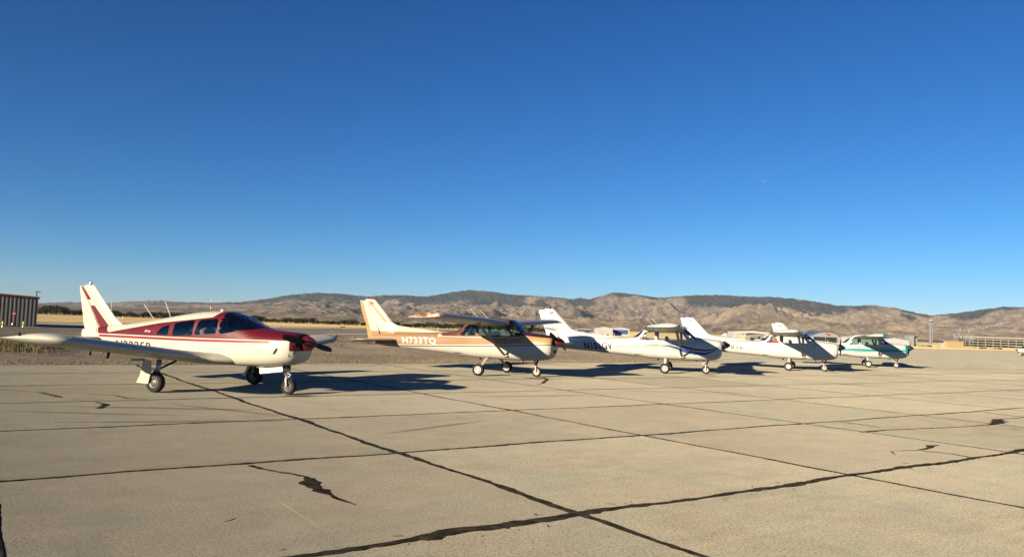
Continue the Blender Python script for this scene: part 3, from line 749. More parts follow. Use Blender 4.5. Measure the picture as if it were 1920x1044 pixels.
def high_wing(label, group, pose, mat, wing_mat, spin_mat, seat_mat, prop_ang, glass='glass', rear_glass='glass_tint', tip_mat=None, fairings=False, steer=0.0, elev=18, beacon=True, droop=True, blade_mat=None, rim=None, strut_mat=None):
    root = empty('high_wing_airplane', (pose[0], pose[1], zg(pose[1])), R(pose[2])); tag(root, label, 'airplane', group)
    mats = dict(paint=mat, seal=MT['black'], windshield=MT[glass], side_window=MT[glass], quarter_window=MT[glass], rear_window=MT[rear_glass])
    body = build_body(root, fuselage_rings(HW, (-1.5, 1.3)), HW_WINS, mats, (-2.2, 1.25))
    tip_mat = tip_mat or wing_mat; strut_mat = strut_mat or mat
    for s in (1, -1):
        surface('wing', wing_st([.40, 1.5, 2.55, 3.8, 5.2]), .145, .02, 0, .73, wing_mat, root, s, inc=R(2.2))
        fl = surface('flap', wing_st([.56, 1.5, 2.52]), .145, .02, .737, 1.0, wing_mat, root, s, inc=R(2.2))
        ai = surface('aileron', wing_st([2.56, 3.8, 5.17]), .145, .02, .737, 1.0, wing_mat, root, s, hinge_rot=R(2*s), inc=R(2.2))
        z = 1.76+.036*5.2; d = -1 if droop else 0
        surface('wing_tip', [(5.2, .67, 1.14, z, 1.0), (5.31, .665, 1.13, z+.003*d, .95), (5.39, .64, 1.10, z+.012*d, .74), (5.45, .58, 1.02, z+.03*d, .45), (5.475, .48, .90, z+.045*d, .16)], .145, .02, 0, 1, tip_mat, root, s, inc=R(2.2))
        bm = bmesh.new(); bevelled_box(bm, .69, s*5.33, z-.005, .07, .10, .05, .02); bm_obj('wing_light', bm, MT['lens_red'] if s > 0 else MT['glass_green'], root, True)
        st_ = rod(root, 'wing_strut', [(.66, s*.52, .69), (.60, s*1.2, 1.055), (.50, s*2.55, 1.765)], [.055, .055, .055], strut_mat, 12, .42)
        bm = bmesh.new(); bevelled_box(bm, .665, s*.545, .70, .19, .07, .08, .03); bm_obj('strut_fairing', bm, strut_mat, st_, True)
        bm = bmesh.new(); bevelled_box(bm, .50, s*2.53, 1.765, .20, .10, .05, .02); bm_obj('strut_fairing', bm, strut_mat, st_, True)
        # spring steel leg, fairing, wheel
        lg = rod(root, 'gear_leg', [(-.02, s*.40, .62), (-.01, s*.62, .545), (0, s*.95, .38), (0, s*1.165, .225)], [.075, .07, .058, .045], strut_mat, 10, .42)
        wheel(root, (0, s*1.27, .21), .21, .155, rim or MT['rim'], 'main_wheel')
        rod(lg, 'axle', [(0, s*1.14, .21), (0, s*1.24, .21)], .03, MT['steel'])
        if fairings:
            bm = bmesh.new(); loft(bm, [[(x, s*1.27+ w_*math.cos(2*math.pi*k/14), zc+ h_*math.sin(2*math.pi*k/14)) for k in range(14)] for x, w_, h_, zc in ((.34, .02, .02, .25), (.28, .085, .10, .26), (.1, .125, .17, .28), (-.15, .12, .165, .29), (-.4, .07, .10, .31), (-.58, .015, .03, .33))])
            bm_obj('wheel_fairing', bm, mat, root, True)
        # tailplane
        surface('stabilizer', [(.05, -3.86, 1.18, 1.06, 1), (.9, -4.06, .97, 1.06, 1), (1.62, -4.24, .78, 1.06, 1), (1.69, -4.33, .66, 1.06, .35)], .085, 0, 0, .60, wing_mat, root, s)
        surface('elevator', [(.14, -3.88, 1.16, 1.06, 1), (.9, -4.06, .97, 1.06, 1), (1.62, -4.24, .78, 1.06, 1), (1.69, -4.28, .70, 1.06, .3)], .085, 0, .61, 1.0, wing_mat, root, s, hinge_rot=R(elev))
    surface('fin', [(1.16, -3.72, 1.48, 0, .9), (1.58, -4.06, 1.28, 0, 1), (2.1, -4.57, 1.0, 0, 1), (2.50, -4.96, .71, 0, 1), (2.545, -5.03, .64, 0, .55), (2.56, -5.10, .53, 0, .15)], .085, 0, 0, .60, mat, root, vertical=True)
    fin = [o for o in bpy.data.objects if o.parent == root and o.name.startswith('fin')][-1]
    surface('rudder', [(1.04, -3.72, 1.50, 0, .9), (1.58, -4.06, 1.28, 0, 1), (2.1, -4.57, 1.0, 0, 1), (2.46, -4.92, .74, 0, 1), (2.50, -4.98, .69, 0, .35)], .085, 0, .61, 1.0, mat, root, vertical=True)
    rings = []
    for x, zt, wd in ((-1.85, 1.425, .01), (-2.6, 1.475, .03), (-3.4, 1.545, .045), (-3.8, 1.582, .055), (-3.98, 1.612, .055), (-4.14, 1.68, .05), (-4.32, 1.80, .03)):
        rings.append([(x, wd*math.cos(math.pi*k/8), 1.2+(zt-1.2)*math.sin(math.pi*k/8)**.35) for k in range(9)])
    bm = bmesh.new(); loft(bm, rings); bm_obj('dorsal_fin', bm, mat, root, True)
    # nose: inlets, spinner, propeller, exhaust
    for s in (1, -1):
        bm = bmesh.new(); rr = [[(x, s*.225+ .105*q*math.cos(2*math.pi*k/18), 1.20+.075*q*math.sin(2*math.pi*k/18)) for k in range(18)] for x, q in ((2.262, 1.12), (2.288, 1.08), (2.289, .9), (2.286, .2))]
        loft(bm, rr); bm_obj('air_inlet', bm, MT['inlet'], body, True)
    bm = bmesh.new(); loft(bm, [[(x, .15*q*math.cos(2*math.pi*k/18), .90+.05*q*math.sin(2*math.pi*k/18)) for k in range(18)] for x, q in ((2.262, 1.12), (2.288, 1.05), (2.289, .2))]); bm_obj('air_inlet', bm, MT['inlet'], body, True)
    propeller(root, 2.30, 1.245, .95, prop_ang, spin_mat, blade_mat or MT['black'])
    rod(root, 'exhaust_pipe', [(1.75, -.18, .66), (1.72, -.18, .52), (1.67, -.18, .41)], .035, MT['black'])
    # nose gear
    ng = rod(root, 'nose_gear_leg', [(1.52, 0, .66), (1.60, 0, .40)], [.045, .038], MT['white_trim'], 12)
    rod(ng, 'oleo', [(1.60, 0, .42), (1.625, 0, .31)], .026, MT['steel'], 12)
    for s in (1, -1): rod(ng, 'fork', [(1.625, 0, .385), (1.63, s*.085, .345), (1.65, s*.09, .175)], [.03, .024, .02], MT['white_trim'])
    rod(ng, 'torque_link', [(1.56, 0, .47), (1.49, 0, .40), (1.575, 0, .345)], .016, MT['white_trim'])
    if fairings:
        bm = bmesh.new(); loft(bm, [[(1.65+x, w_*math.cos(2*math.pi*k/14), zc+h_*math.sin(2*math.pi*k/14)) for k in range(14)] for x, w_, h_, zc in ((.30, .02, .02, .22), (.24, .08, .09, .22), (.08, .11, .15, .25), (-.15, .10, .15, .26), (-.38, .06, .08, .28), (-.5, .015, .02, .3))]); bm_obj('wheel_fairing', bm, mat, root, True)
    wheel(root, (1.65, 0, .175), .175, .125, rim or MT['rim'], 'nose_wheel')
    # cabin
    pn = box_obj('instrument_panel', (1.0, 0, 1.30), (.10, .92, .38), MT['black'], root, .02)
    bm = bmesh.new(); bevelled_box(bm, 1.04, 0, 1.49, .30, .90, .03, .012); bm_obj('glareshield', bm, MT['black'], pn)
    for y in (.25, -.25):
        seat(root, .30, y, .92, seat_mat); rod(pn, 'control_yoke', [(.95, y, 1.28), (.80, y, 1.30), (.79, y-.13, 1.36)], .014, MT['black'])
        seat(root, -.60, y, .94, seat_mat, .50)
    box_obj('cabin_floor', (-.2, 0, .72), (2.3, .86, .03), MT['liner'], root)
    # small fittings
    rod(root, 'antenna', [(-.55, -.18, 1.97), (-.90, -.20, 2.28)], [.009, .005], MT['white_trim'], 6)
    rod(root, 'antenna', [(-.35, .18, 1.97), (-.70, .20, 2.28)], [.009, .005], MT['white_trim'], 6)
    rod(root, 'antenna', [(-2.25, 0, 1.44), (-2.28, 0, 1.58)], [.016, .008], MT['white_trim'], 6)
    rod(root, 'step', [(-.30, -.50, .60), (-.28, -.56, .52)], .02, MT['black'])
    bm = bmesh.new(); lathe(bm, [(0, .035), (.05, .035), (.08, .02), (.09, .004)], 12, 'Z', (-5.16, 0, 2.55)); bm_obj('beacon', bm, MT['lens_red'] if beacon else MT['black'], fin, True)
    for x in (-.1, -.35, 1.25): 
        s_ = bmesh.new(); bevelled_box(s_, x, -.30, .545, .05, .02, .09, .008); bm_obj('belly_fitting', s_, MT['black'], root)
    return root, body, fin

# ------------------------------------------------ low wing four seater
LW = [(2.56, .84, 1.36, .30, 1.14, 2.4, 2.4), (2.52, .77, 1.385, .38, 1.12, 2.5, 2.5), (2.38, .70, 1.405, .45, 1.08, 2.7, 2.6), (2.1, .645, 1.425, .50, 1.04, 3, 2.7), (1.75, .61, 1.45, .535, 1.02, 3.2, 2.8), (1.55, .60, 1.475, .545, 1.02, 3.3, 2.8),
      (1.35, .595, 1.575, .55, 1.02, 3.4, 2.7), (1.05, .59, 1.71, .555, 1.03, 3.5, 2.7), (.75, .59, 1.80, .56, 1.04, 3.5, 2.8), (.45, .59, 1.84, .56, 1.05, 3.5, 2.9), (.1, .59, 1.83, .56, 1.05, 3.5, 2.9), (-.5, .60, 1.76, .545, 1.05, 3.4, 2.8),
      (-1.1, .635, 1.66, .495, 1.05, 3.2, 2.7), (-1.7, .69, 1.555, .415, 1.06, 3.0, 2.6), (-2.4, .765, 1.455, .31, 1.07, 2.7, 2.5), (-3.1, .85, 1.375, .20, 1.09, 2.4, 2.4), (-3.7, .935, 1.31, .105, 1.11, 2.2, 2.2), (-4.05, 1.02, 1.26, .045, 1.13, 2, 2)]
LW_WINS = [('windshield', [(1.54, 1.50), (1.50, 1.455), (.77, 1.315), (.71, 1.325), (.67, 1.38), (.63, 2.1), (1.54, 2.1)], 0),
           ('side_window', [(.63, 1.36), (.58, 1.315), (.06, 1.265), (.01, 1.30), (.06, 1.56), (.12, 1.615), (.52, 1.655), (.585, 1.63)], 0),
           ('side_window', [(-.06, 1.28), (-.10, 1.245), (-.60, 1.215), (-.655, 1.25), (-.645, 1.495), (-.60, 1.525), (-.12, 1.60), (-.06, 1.57)], 0),
           ('quarter_window', [(-.80, 1.255), (-.83, 1.225), (-1.14, 1.225), (-1.17, 1.255), (-1.06, 1.385), (-1.02, 1.41), (-.85, 1.46), (-.80, 1.44)], 0)]
def low_wing(name, label, group, pose, mat, wing_mat, spin_mat, seat_mat, prop_ang, detail=True):
    root = empty(name, (pose[0], pose[1], zg(pose[1])), R(pose[2])); tag(root, label, 'airplane', group); root.scale = (1.05, 1, 1)
    mats = dict(paint=mat, seal=MT['black'], windshield=MT['glass'], side_window=MT['glass'], quarter_window=MT['glass_tint'])
    wins = []
    body = build_body(root, fuselage_rings(LW, (-1.3, 1.6)), LW_WINS, mats, (-1.6, 1.5))
    def z(y): return .70+.115*(y-.5)
    def wst(ys): return [(y, .59, 1.54, z(y), 1.0) for y in ys]
    for s in (1, -1):
        surface('wing', [(.40, 1.12, 2.07, z(.40), .82), (.58, 1.06, 2.01, z(.58), .84), (.80, .82, 1.77, z(.8), .92), (1.05, .63, 1.58, z(1.05), 1.0)]+wst([1.25, 2.5, 4.15]), .155, .025, 0, .735, wing_mat, root, s, inc=R(2))
        surface('flap', [(.56, .60, 1.55, z(.56), 1.0)]+wst([1.0, 2.35]), .155, .025, .742, 1.0, wing_mat, root, s, inc=R(2))
        surface('aileron', wst([2.40, 3.3, 4.13]), .155, .025, .742, 1.0, wing_mat, root, s, hinge_rot=R(-2*s), inc=R(2))
        surface('wing_tip', [(4.15, .59, 1.54, z(4.15), 1), (4.28, .58, 1.525, z(4.28), .98), (4.40, .54, 1.47, z(4.40)+.005, .90), (4.50, .45, 1.35, z(4.5)+.012, .74), (4.57, .31, 1.17, z(4.56)+.02, .50), (4.60, .12, .90, z(4.58)+.025, .18)], .155, .025, 0, 1, wing_mat, root, s, inc=R(2))
        bm = bmesh.new(); bmesh.ops.create_icosphere(bm, subdivisions=2, radius=.032, matrix=Matrix.Translation((-.28, s*4.59, z(4.57)+.085))); bm_obj('wing_light', bm, MT['black'], root, True)
        # main gear: oleo, scissor, torque link, plate door
        gl = rod(root, 'gear_leg', [(.02, s*1.55, .72), (.0, s*1.56, .38)], [.055, .05], MT['steel'], 12)
        rod(gl, 'oleo', [(0, s*1.56, .40), (0, s*1.56, .24)], .032, MT['steel'], 12); rod(gl, 'axle', [(0, s*1.55, .235), (0, s*1.66, .235)], .035, MT['steel'])
        rod(gl, 'torque_link', [(-.04, s*1.56, .50), (-.14, s*1.56, .38), (-.04, s*1.56, .27)], .02, MT['black']); rod(gl, 'brake_caliper', [(.03, s*1.52, .30), (.11, s*1.52, .20)], .04, MT['black'])
        rod(gl, 'side_brace', [(.03, s*1.52, .52), (.05, s*1.1, .68)], .024, MT['black'])
        wheel(root, (0, s*1.60, .22), .22, .16, MT['rim_dark'], 'main_wheel')
        bm = bmesh.new(); m_ = [(-.02, .70), (-.25, .70), (-.27, .60), (-.34, .36), (-.45, .195), (-.12, .185), (-.04, .42)]
        a = [bm.verts.new((x, s*(1.70+.10*(zz-.45)), zz)) for x, zz in m_]; b_ = [bm.verts.new((x, s*(1.715+.10*(zz-.45)), zz)) for x, zz in m_]
        bm.faces.new(a); bm.faces.new(b_[::-1])
        for k in range(len(a)): bm.faces.new((a[k], a[(k+1) % len(a)], b_[(k+1) % len(a)], b_[k]))
        bmesh.ops.recalc_face_normals(bm, faces=bm.faces); gd = bm_obj('gear_door', bm, wing_mat, root)
        rod(gd, 'door_rod', [(-.26, s*1.70, .56), (-.03, s*1.57, .50)], .014, MT['steel'])
        bm = bmesh.new(); bevelled_box(bm, -.22, s*1.9, .71, .10, .32, .05, .02); bm_obj('gear_bay_fitting', bm, wing_mat, root)
        surface('stabilator', [(.05, -3.25, .76, 1.05, 1), (1.45, -3.25, .76, 1.05, 1), (1.52, -3.30, .68, 1.05, .4)], .10, 0, 0, .80, wing_mat, root, s)
        surface('trim_tab', [(.08, -3.25, .76, 1.05, 1), (1.4, -3.25, .76, 1.05, 1)], .10, 0, .81, 1.0, wing_mat, root, s, hinge_rot=R(6))
    surface('fin', [(1.22, -2.62, 1.40, 0, .8), (1.40, -2.70, 1.35, 0, .75), (1.50, -2.86, 1.20, 0, .85), (1.62, -3.03, 1.06, 0, .95), (1.80, -3.20, .94, 0, 1), (2.34, -3.72, .545, 0, 1), (2.385, -3.765, .50, 0, .6), (2.40, -3.81, .42, 0, .15)], .09, 0, 0, .60, mat, root, vertical=True)
    fin = [o for o in bpy.data.objects if o.parent == root and o.name.startswith('fin')][-1]
    surface('rudder', [(1.06, -2.50, 1.40, 0, .75), (1.40, -2.70, 1.35, 0, .75), (1.62, -3.03, 1.06, 0, .95), (1.80, -3.20, .94, 0, 1), (2.34, -3.72, .545, 0, 1), (2.37, -3.75, .51, 0, .4)], .09, 0, .61, 1.0, mat, root, vertical=True)
    bm = bmesh.new(); lathe(bm, [(0, .04), (.06, .04), (.085, .03), (.09, .004)], 12, 'Z', (-3.90, 0, 2.395)); bm_obj('beacon', bm, MT['white_trim'], fin, True)
    for s in (1, -1):
        bm = bmesh.new(); loft(bm, [[(x, s*.22+.125*q*math.cos(2*math.pi*k/18), 1.17+.08*q*math.sin(2*math.pi*k/18)) for k in range(18)] for x, q in ((2.545, 1.1), (2.572, 1.06), (2.573, .9), (2.57, .2))]); bm_obj('air_inlet', bm, MT['inlet'], body, True)
    # flat dark ovals on the cowl side, painted as the shade inside scoops
    for x, zz, a in ((2.18, .985, 0), (2.50, .94, 0)):
        tr = BVHTree.FromObject(body, bpy.context.evaluated_depsgraph_get()); bm = bmesh.new(); ring = []
        for k in range(14):
            t = 2*math.pi*k/14; u, v = .035*math.cos(t), .075*math.sin(t); xx, zq = x+u+v*.55, zz+v
            h = tr.ray_cast(Vector((xx, -2, zq)), Vector((0, 1, 0)), 4); ring.append(bm.verts.new((xx, (h[0].y if h[0] else -.3)-.004, zq)))
        bm.faces.new(ring); bm_obj('cowl_scoop', bm, MT['inlet'], body)
    propeller(root, 2.58, 1.175, .93, prop_ang, spin_mat, MT['black'], .32, .17)
    # nose gear with its long doors and drag brace
    ng = rod(root, 'nose_gear_leg', [(2.05, 0, .72), (2.14, 0, .42)], [.05, .045], MT['steel'], 12); rod(ng, 'oleo', [(2.13, 0, .44), (2.175, 0, .30)], .032, MT['steel'], 12)
    for s in (1, -1):
        rod(ng, 'fork', [(2.17, 0, .385), (2.19, s*.085, .355), (2.22, s*.09, .175)], [.035, .026, .022], MT['white_trim'])
        bm = bmesh.new(); bevelled_box(bm, 1.83, s*.14, .545, .62, .018, .14, .006, rot=Matrix.Rotation(R(-8), 3, 'Y')); bm_obj('nose_gear_door', bm, MT['white_trim'], root)
    rod(ng, 'torque_link', [(2.10, 0, .50), (2.26, 0, .45), (2.16, 0, .34)], .02, MT['white_trim']); rod(ng, 'steering_horn', [(2.10, -.14, .565), (2.10, .14, .565)], .03, MT['white_trim'])
    rod(ng, 'drag_brace', [(2.12, 0, .50), (1.55, 0, .60)], .022, MT['black']); bm = bmesh.new(); bevelled_box(bm, 2.16, 0, .63, .08, .14, .12, .02); bm_obj('taxi_light', bm, MT['black'], ng)
    wheel(root, (2.22, 0, .175), .175, .13, MT['rim_dark'], 'nose_wheel')
    pn = box_obj('instrument_panel', (1.10, 0, 1.22), (.10, .94, .32), MT['black'], root, .02)
    bm = bmesh.new(); bevelled_box(bm, 1.18, 0, 1.39, .40, .86, .05, .02); bm_obj('glareshield', bm, MT['black'], pn)
    for y in (.26, -.26):
        seat(root, .42, y, .82, seat_mat); seat(root, -.50, y, .84, seat_mat, .46); rod(pn, 'control_yoke', [(1.05, y, 1.20), (.90, y, 1.22), (.89, y-.13, 1.28)], .014, MT['black'])
    box_obj('cabin_floor', (0, 0, .70), (2.2, .9, .03), MT['liner'], root)
    rod(root, 'antenna', [(-1.72, 0, 1.545), (-2.10, 0, 1.94)], [.011, .006], MT['white_trim'], 6); rod(root, 'antenna', [(-1.28, .05, 1.62), (-1.49, .05, 2.03)], [.011, .006], MT['white_trim'], 6)
    bm = bmesh.new(); lathe(bm, [(0, .05), (.03, .045), (.05, .02), (.055, .003)], 12, 'Z', (.28, 0, 1.832)); bm_obj('roof_vent', bm, MT['white_trim'], root, True)
    rod(root, 'tie_down_ring', [(-.1, -3.2, z(3.2)-.09), (-.1, -3.2, z(3.2)-.17)], .016, MT['black']); rod(root, 'pitot_mast', [(.05, -2.9, z(2.9)-.08), (.02, -2.9, z(2.9)-.2)], [.03, .02], MT['black'])
    return root, body, fin

# ------------------------------------------------ the five planes of the row
CREAM = (.54, .54, .44); WHITE = (.55, .57, .55); MAROON = (.115, .005, .011); BROWN = (.33, .195, .095); DKBROWN = (.055, .018, .011)
def off(pts, d): return [(x, z+d) for x, z in pts]
zs_ = [(-3.32, 1.125), (.2, 1.15), (2.02, 1.185)]
roofline = [(-3.32, 1.19), (-2.9, 1.225), (-1.2, 1.50), (-.1, 1.625), (.40, 1.69), (.53, 1.83), (.56, 2.2), (2.9, 2.2)]
P_RED = paint('cream and maroon aircraft paint', CREAM, [
    ('s', MAROON, [(-3.32, 1.175), (.2, 1.195), (2.05, 1.225), (2.9, 1.225)], roofline),
    ('s', (.26, .018, .024), off(zs_, -.035), off(zs_, .022)),
    ('s', MAROON, [(2.47, 1.0), (2.9, 1.0)], [(2.47, 1.3), (2.9, 1.3)]),
    ('f', MAROON, [(1.17, -3.36), (1.86, -3.80), (1.87, -3.80)], [(1.17, -2.93), (1.86, -3.66), (1.87, -3.66)]),
    ('f', (.26, .018, .024), [(1.17, -3.42), (1.9, -3.86), (2.36, -4.235)], [(1.17, -3.395), (1.9, -3.835), (2.36, -4.21)]),
    ('f', (.26, .018, .024), [(1.26, -2.925), (1.9, -3.60), (2.36, -4.05)], [(1.26, -2.905), (1.9, -3.585), (2.36, -4.035)]),
    ('f', MAROON, [(2.02, -3.93), (2.36, -4.20)], [(2.02, -3.80), (2.36, -4.13)]),
], seams=(1.55, .62, -.02, -1.3, -2.3), dirt=.08)
P_REDWING = paint('cream wing paint', CREAM, [], dirt=.10, ribs=.62)
P_MAROON = simple('maroon spinner paint', (.12, .006, .008), .22, var=.12, coat=.6)
red, red_body, red_fin = low_wing('low_wing_airplane', 'cream and maroon low wing airplane with retractable gear, tip of its wing drooping towards the hangar', 'planes parked in a row on the apron', (-7.14, 18.72, -22.0), P_RED, P_REDWING, P_MAROON, MT['seat_grey'], R(80))
red['label'] = 'cream low wing airplane with maroon cabin and cowl, parked beside the gravel verge'
text_decal(red, red_body, 'N2225R', -2.63, -1.30, .83, 1.035, MT['letter_maroon'], 0, slope=-.01)
text_decal(red, red_body, 'Arrow', -1.60, -1.40, 1.265, 1.335, MT['letter_white'], .3, 'script_lettering')

zA = [(-5.2, .80), (-3.74, .835), (-2.58, .87), (0, .985), (2.15, 1.115), (2.9, 1.14)]
zB = [(-1.98, 1.255), (0, 1.29), (1.15, 1.335), (1.3, 1.35)]
P_BRN = paint('white and orange brown aircraft paint', (.54, .53, .47), [
    ('s', BROWN, off(zA, .075), [(x, 2.9) for x, _ in zA]),
    ('s', DKBROWN, off(zA, .0), off(zA, .03)),
    ('s', (.17, .062, .025), [(-1.95, 1.27), (1.17, 1.345)], [(-1.95, 2.9), (1.17, 2.9)]),
    ('s', (.54, .53, .47), off(zB, 0), off(zB, .028)),
    ('s', (.54, .53, .47), [(-2.10, 1.25), (-1.92, 1.25)], [(-2.10, 1.40), (-1.92, 1.30)]),
    ('s', DKBROWN, [(1.22, 1.435), (2.25, 1.345), (2.9, 1.33)], [(1.22, 2.9), (2.25, 2.9), (2.9, 2.9)]),
    ('s', (.50, .30, .13), [(1.22, 1.10+.02), (2.9, 1.21)], [(1.22, 1.41), (2.9, 1.33)]),
    ('s', (.52, .45, .33), [(-4.3, 1.345), (-1.8, 1.405)], [(-4.3, 2.9), (-1.8, 2.9)]),
    ('f', (.55, .53, .455), [(1.36, -5.8), (2.6, -5.8)], [(1.36, -3.9), (2.6, -3.9)]),
    ('f', (.44, .26, .115), [(1.0, -5.8), (1.45, -5.8), (2.48, -5.9)], [(1.0, -4.9), (1.36, -5.12), (2.48, -5.53)]),
    ('f', (.44, .26, .115), [(1.70, -4.52), (2.50, -5.32)], [(1.70, -4.18), (2.50, -5.08)]),
], seams=(1.2, .62, -.44, -1.5, -2.5, -3.4), dirt=.16)
P_BRNWING = paint('worn white wing paint with brown streaks', (.50, .465, .40), [], dirt=.26, ribs=.6)
b_ = NB('faded brown and white wing tip'); _n = b_.noise(2.6, 5, .65, b_.scaled(b_.coords(), (1, 3, 3)))
P_BRNTIP = b_.done(b_.ramp(_n, [(.42, (.62, .58, .50)), (.50, (.38, .17, .07)), (.56, (.20, .085, .045))]), .5)
brn, brn_body, brn_fin = high_wing('white and orange brown high wing airplane with white lettering on its tail', 'planes parked in a row on the apron', (-.55, 27.80, -22.2), P_BRN, P_BRNWING, simple('dark red spinner paint', (.13, .02, .014), .3, var=.15, coat=.4), MT['seat_tan'], R(72), glass='glass_green', rear_glass='glass_tint', tip_mat=P_BRNTIP, strut_mat=P_BRNWING)
text_decal(brn, brn_body, 'N733TQ', -3.62, -2.14, .915, 1.185, MT['letter_white'], -.28, slope=.03, bold=.02)
flag_decal(brn, brn_fin, -5.17, 2.37, .22, .14)

bl_lo = [(-.30, 1.125), (.1, 1.10), (.45, .99), (.8, .87), (1.2, .80), (1.6, .815), (1.9, .93), (2.2, 1.15)]
bl_hi = [(-.30, 1.14), (.1, 1.165), (.45, 1.11), (.8, 1.0), (1.2, .92), (1.6, .91), (1.9, .985), (2.2, 1.16)]
bk_lo = [(.02, 1.20), (.45, 1.16), (.8, 1.06), (1.2, .985), (1.6, .965), (1.9, 1.02), (2.2, 1.18)]
bk_hi = [(.02, 1.215), (.45, 1.205), (.8, 1.135), (1.2, 1.065), (1.6, 1.035), (1.9, 1.065), (2.2, 1.195)]
NAVY = (.012, .045, .26)
P_BLU = paint('white aircraft paint with blue swoosh', WHITE, [
    ('s', (.03, .03, .04), [(-2.13, 1.025), (-.3, 1.125)], [(-2.13, 1.055), (-.3, 1.155)]),
    ('s', (.60, .45, .10), [(-2.10, .97), (-.3, 1.055), (.1, 1.03), (.45, .92), (.8, .80), (1.0, .76)], [(-2.10, .995), (-.3, 1.085), (.1, 1.065), (.45, .955), (.8, .83), (1.0, .78)]),
    ('s', NAVY, bl_lo, bl_hi), ('s', (.012, .014, .03), bk_lo, bk_hi),
    ('f', NAVY, [(1.60, -5.05), (1.66, -5.3), (1.72, -5.45)], [(1.60, -4.75), (1.66, -4.95), (1.72, -5.28)]),
    ('f', (.60, .45, .10), [(1.67, -4.98), (1.74, -5.3)], [(1.67, -4.62), (1.74, -4.85)]),
], seams=(1.2, .62, -.44, -1.5, -2.5), dirt=.05)
P_WHITEWING = paint('white wing paint', WHITE, [], dirt=.07, ribs=.6)
blu, blu_body, blu_fin = high_wing('white high wing airplane with blue and gold swoosh and black lettering', 'planes parked in a row on the apron', (6.76, 33.62, -14.2), P_BLU, P_WHITEWING, simple('dark grey spinner paint', (.035, .035, .04), .4), MT['seat_grey'], R(78), beacon=False)
text_decal(blu, blu_body, 'N101GV', -3.55, -2.30, .845, 1.145, MT['letter_black'], -.28, slope=.03, bold=.035)
flag_decal(blu, blu_fin, -5.12, 2.36, .20, .14)

P_WHT = paint('plain white aircraft paint', (.56, .57, .54), [], seams=(1.2, .62, -.44, -1.5, -2.5), dirt=.06)
wht, wht_body, wht_fin = high_wing('plain white high wing airplane with grey lettering and no stripes', 'planes parked in a row on the apron', (14.5, 40.4, -22.9), P_WHT, P_WHITEWING, MT['black'], MT['seat_grey'], R(62), beacon=False)
text_decal(wht, wht_body, 'N5781L', -3.78, -2.27, .945, 1.175, MT['letter_grey'], 0, slope=.03, bold=.03)
flag_decal(wht, wht_fin, -5.12, 2.36, .18, .12)
bm = bmesh.new(); bevelled_box(bm, -5.25, 0, 2.575, .46, .05, .05, .02); bm_obj('fin_cap', bm, MT['black'], wht, True)
# red covers lying in its back window
bm = bmesh.new(); loft(bm, [[(-.72+r_*1.0*math.cos(2*math.pi*k/10), -.20+r_*.7*math.sin(2*math.pi*k/10), z_) for k in range(10)] for r_, z_ in ((.22, 1.30), (.21, 1.36), (.12, 1.44), (.05, 1.52), (.02, 1.56))])
cov = bm_obj('engine_cover', bm, MT['red_cloth'], None, True); cov.matrix_world = Matrix.Translation((14.5, 40.4, 0)) @ Matrix.Rotation(R(-22.9), 4, 'Z')
tag(cov, 'crumpled red cloth cover lying inside the plain white airplane', 'cover')

TEAL = (.012, .235, .25)
P_TEAL = paint('white aircraft paint with teal stripes', WHITE, [
    ('s', TEAL, [(-5, .93), (0, .945), (1.0, .99), (2.3, 1.05)], [(-5, 1.09), (0, 1.11), (1.0, 1.125), (2.3, 1.13)]),
    ('s', TEAL, [(-5, 1.17), (0, 1.185), (2.3, 1.19)], [(-5, 1.205), (0, 1.225), (2.3, 1.235)]),
    ('s', (.02, .10, .10), [(-5, .865), (0, .88), (2.3, .99)], [(-5, .89), (0, .905), (2.3, 1.01)]),
    ('s', TEAL, [(2.12, .9), (2.9, .9)], [(2.12, 1.6), (2.9, 1.6)]),
], seams=(1.2, .62, -.44, -1.5), dirt=.05)
tl, tl_body, tl_fin = high_wing('white high wing airplane with teal stripes and teal edged wing tips', 'planes parked in a row on the apron', (22.28, 48.75, -20.2), P_TEAL, P_WHITEWING, simple('dark teal spinner paint', (.01, .05, .05), .3), MT['seat_grey'], R(60), tip_mat=paint('white and teal tip paint', WHITE, [('s', TEAL, [(.40, 1.5), (2.9, 1.5)], [(.40, 2.9), (2.9, 2.9)])]), glass='glass_green')
flag_decal(tl, tl_fin, -5.12, 2.36, .18, .12)
# ================================================================== FAR THINGS
# parked planes further off
P_WHITE2 = paint('chalky white aircraft paint', (.66, .64, .56), [('f', (.62, .55, .30), [(1.5, -4.5), (2.5, -4.5)], [(1.5, -2.8), (2.5, -2.8)])], dirt=.08)  # yellow fin band paints in the sunlight on a white fin
c_ = gp(1362, 645.5)
low_wing('low_wing_airplane', 'white low wing airplane with a yellowish fin parked beyond the plain white airplane', 'planes parked across the field', (c_.x, c_.y, 186), P_WHITE2, P_WHITE2, MT['steel'], MT['seat_grey'], R(70))
c_ = gp(1926, 667.3)
far_hw, _, _ = high_wing('white high wing airplane with wheel fairings on the open apron near the terminal', 'planes parked across the field', (c_.x, c_.y, 188), P_WHT, P_WHITEWING, MT['steel'], MT['seat_grey'], R(35), fairings=True, glass='glass_tint')

for px, py, hd, lab in ((1428, 646.5, 205, 'white high wing airplane with wheel fairings beyond the red cloth cover'), (1318, 642.5, 165, 'white high wing airplane with wheel fairings standing beyond the swooshed airplane')):
    o = copy_tree(far_hw); p = gp(px, py); o.location = p; o.rotation_euler = (0, 0, R(hd)); o['label'] = lab
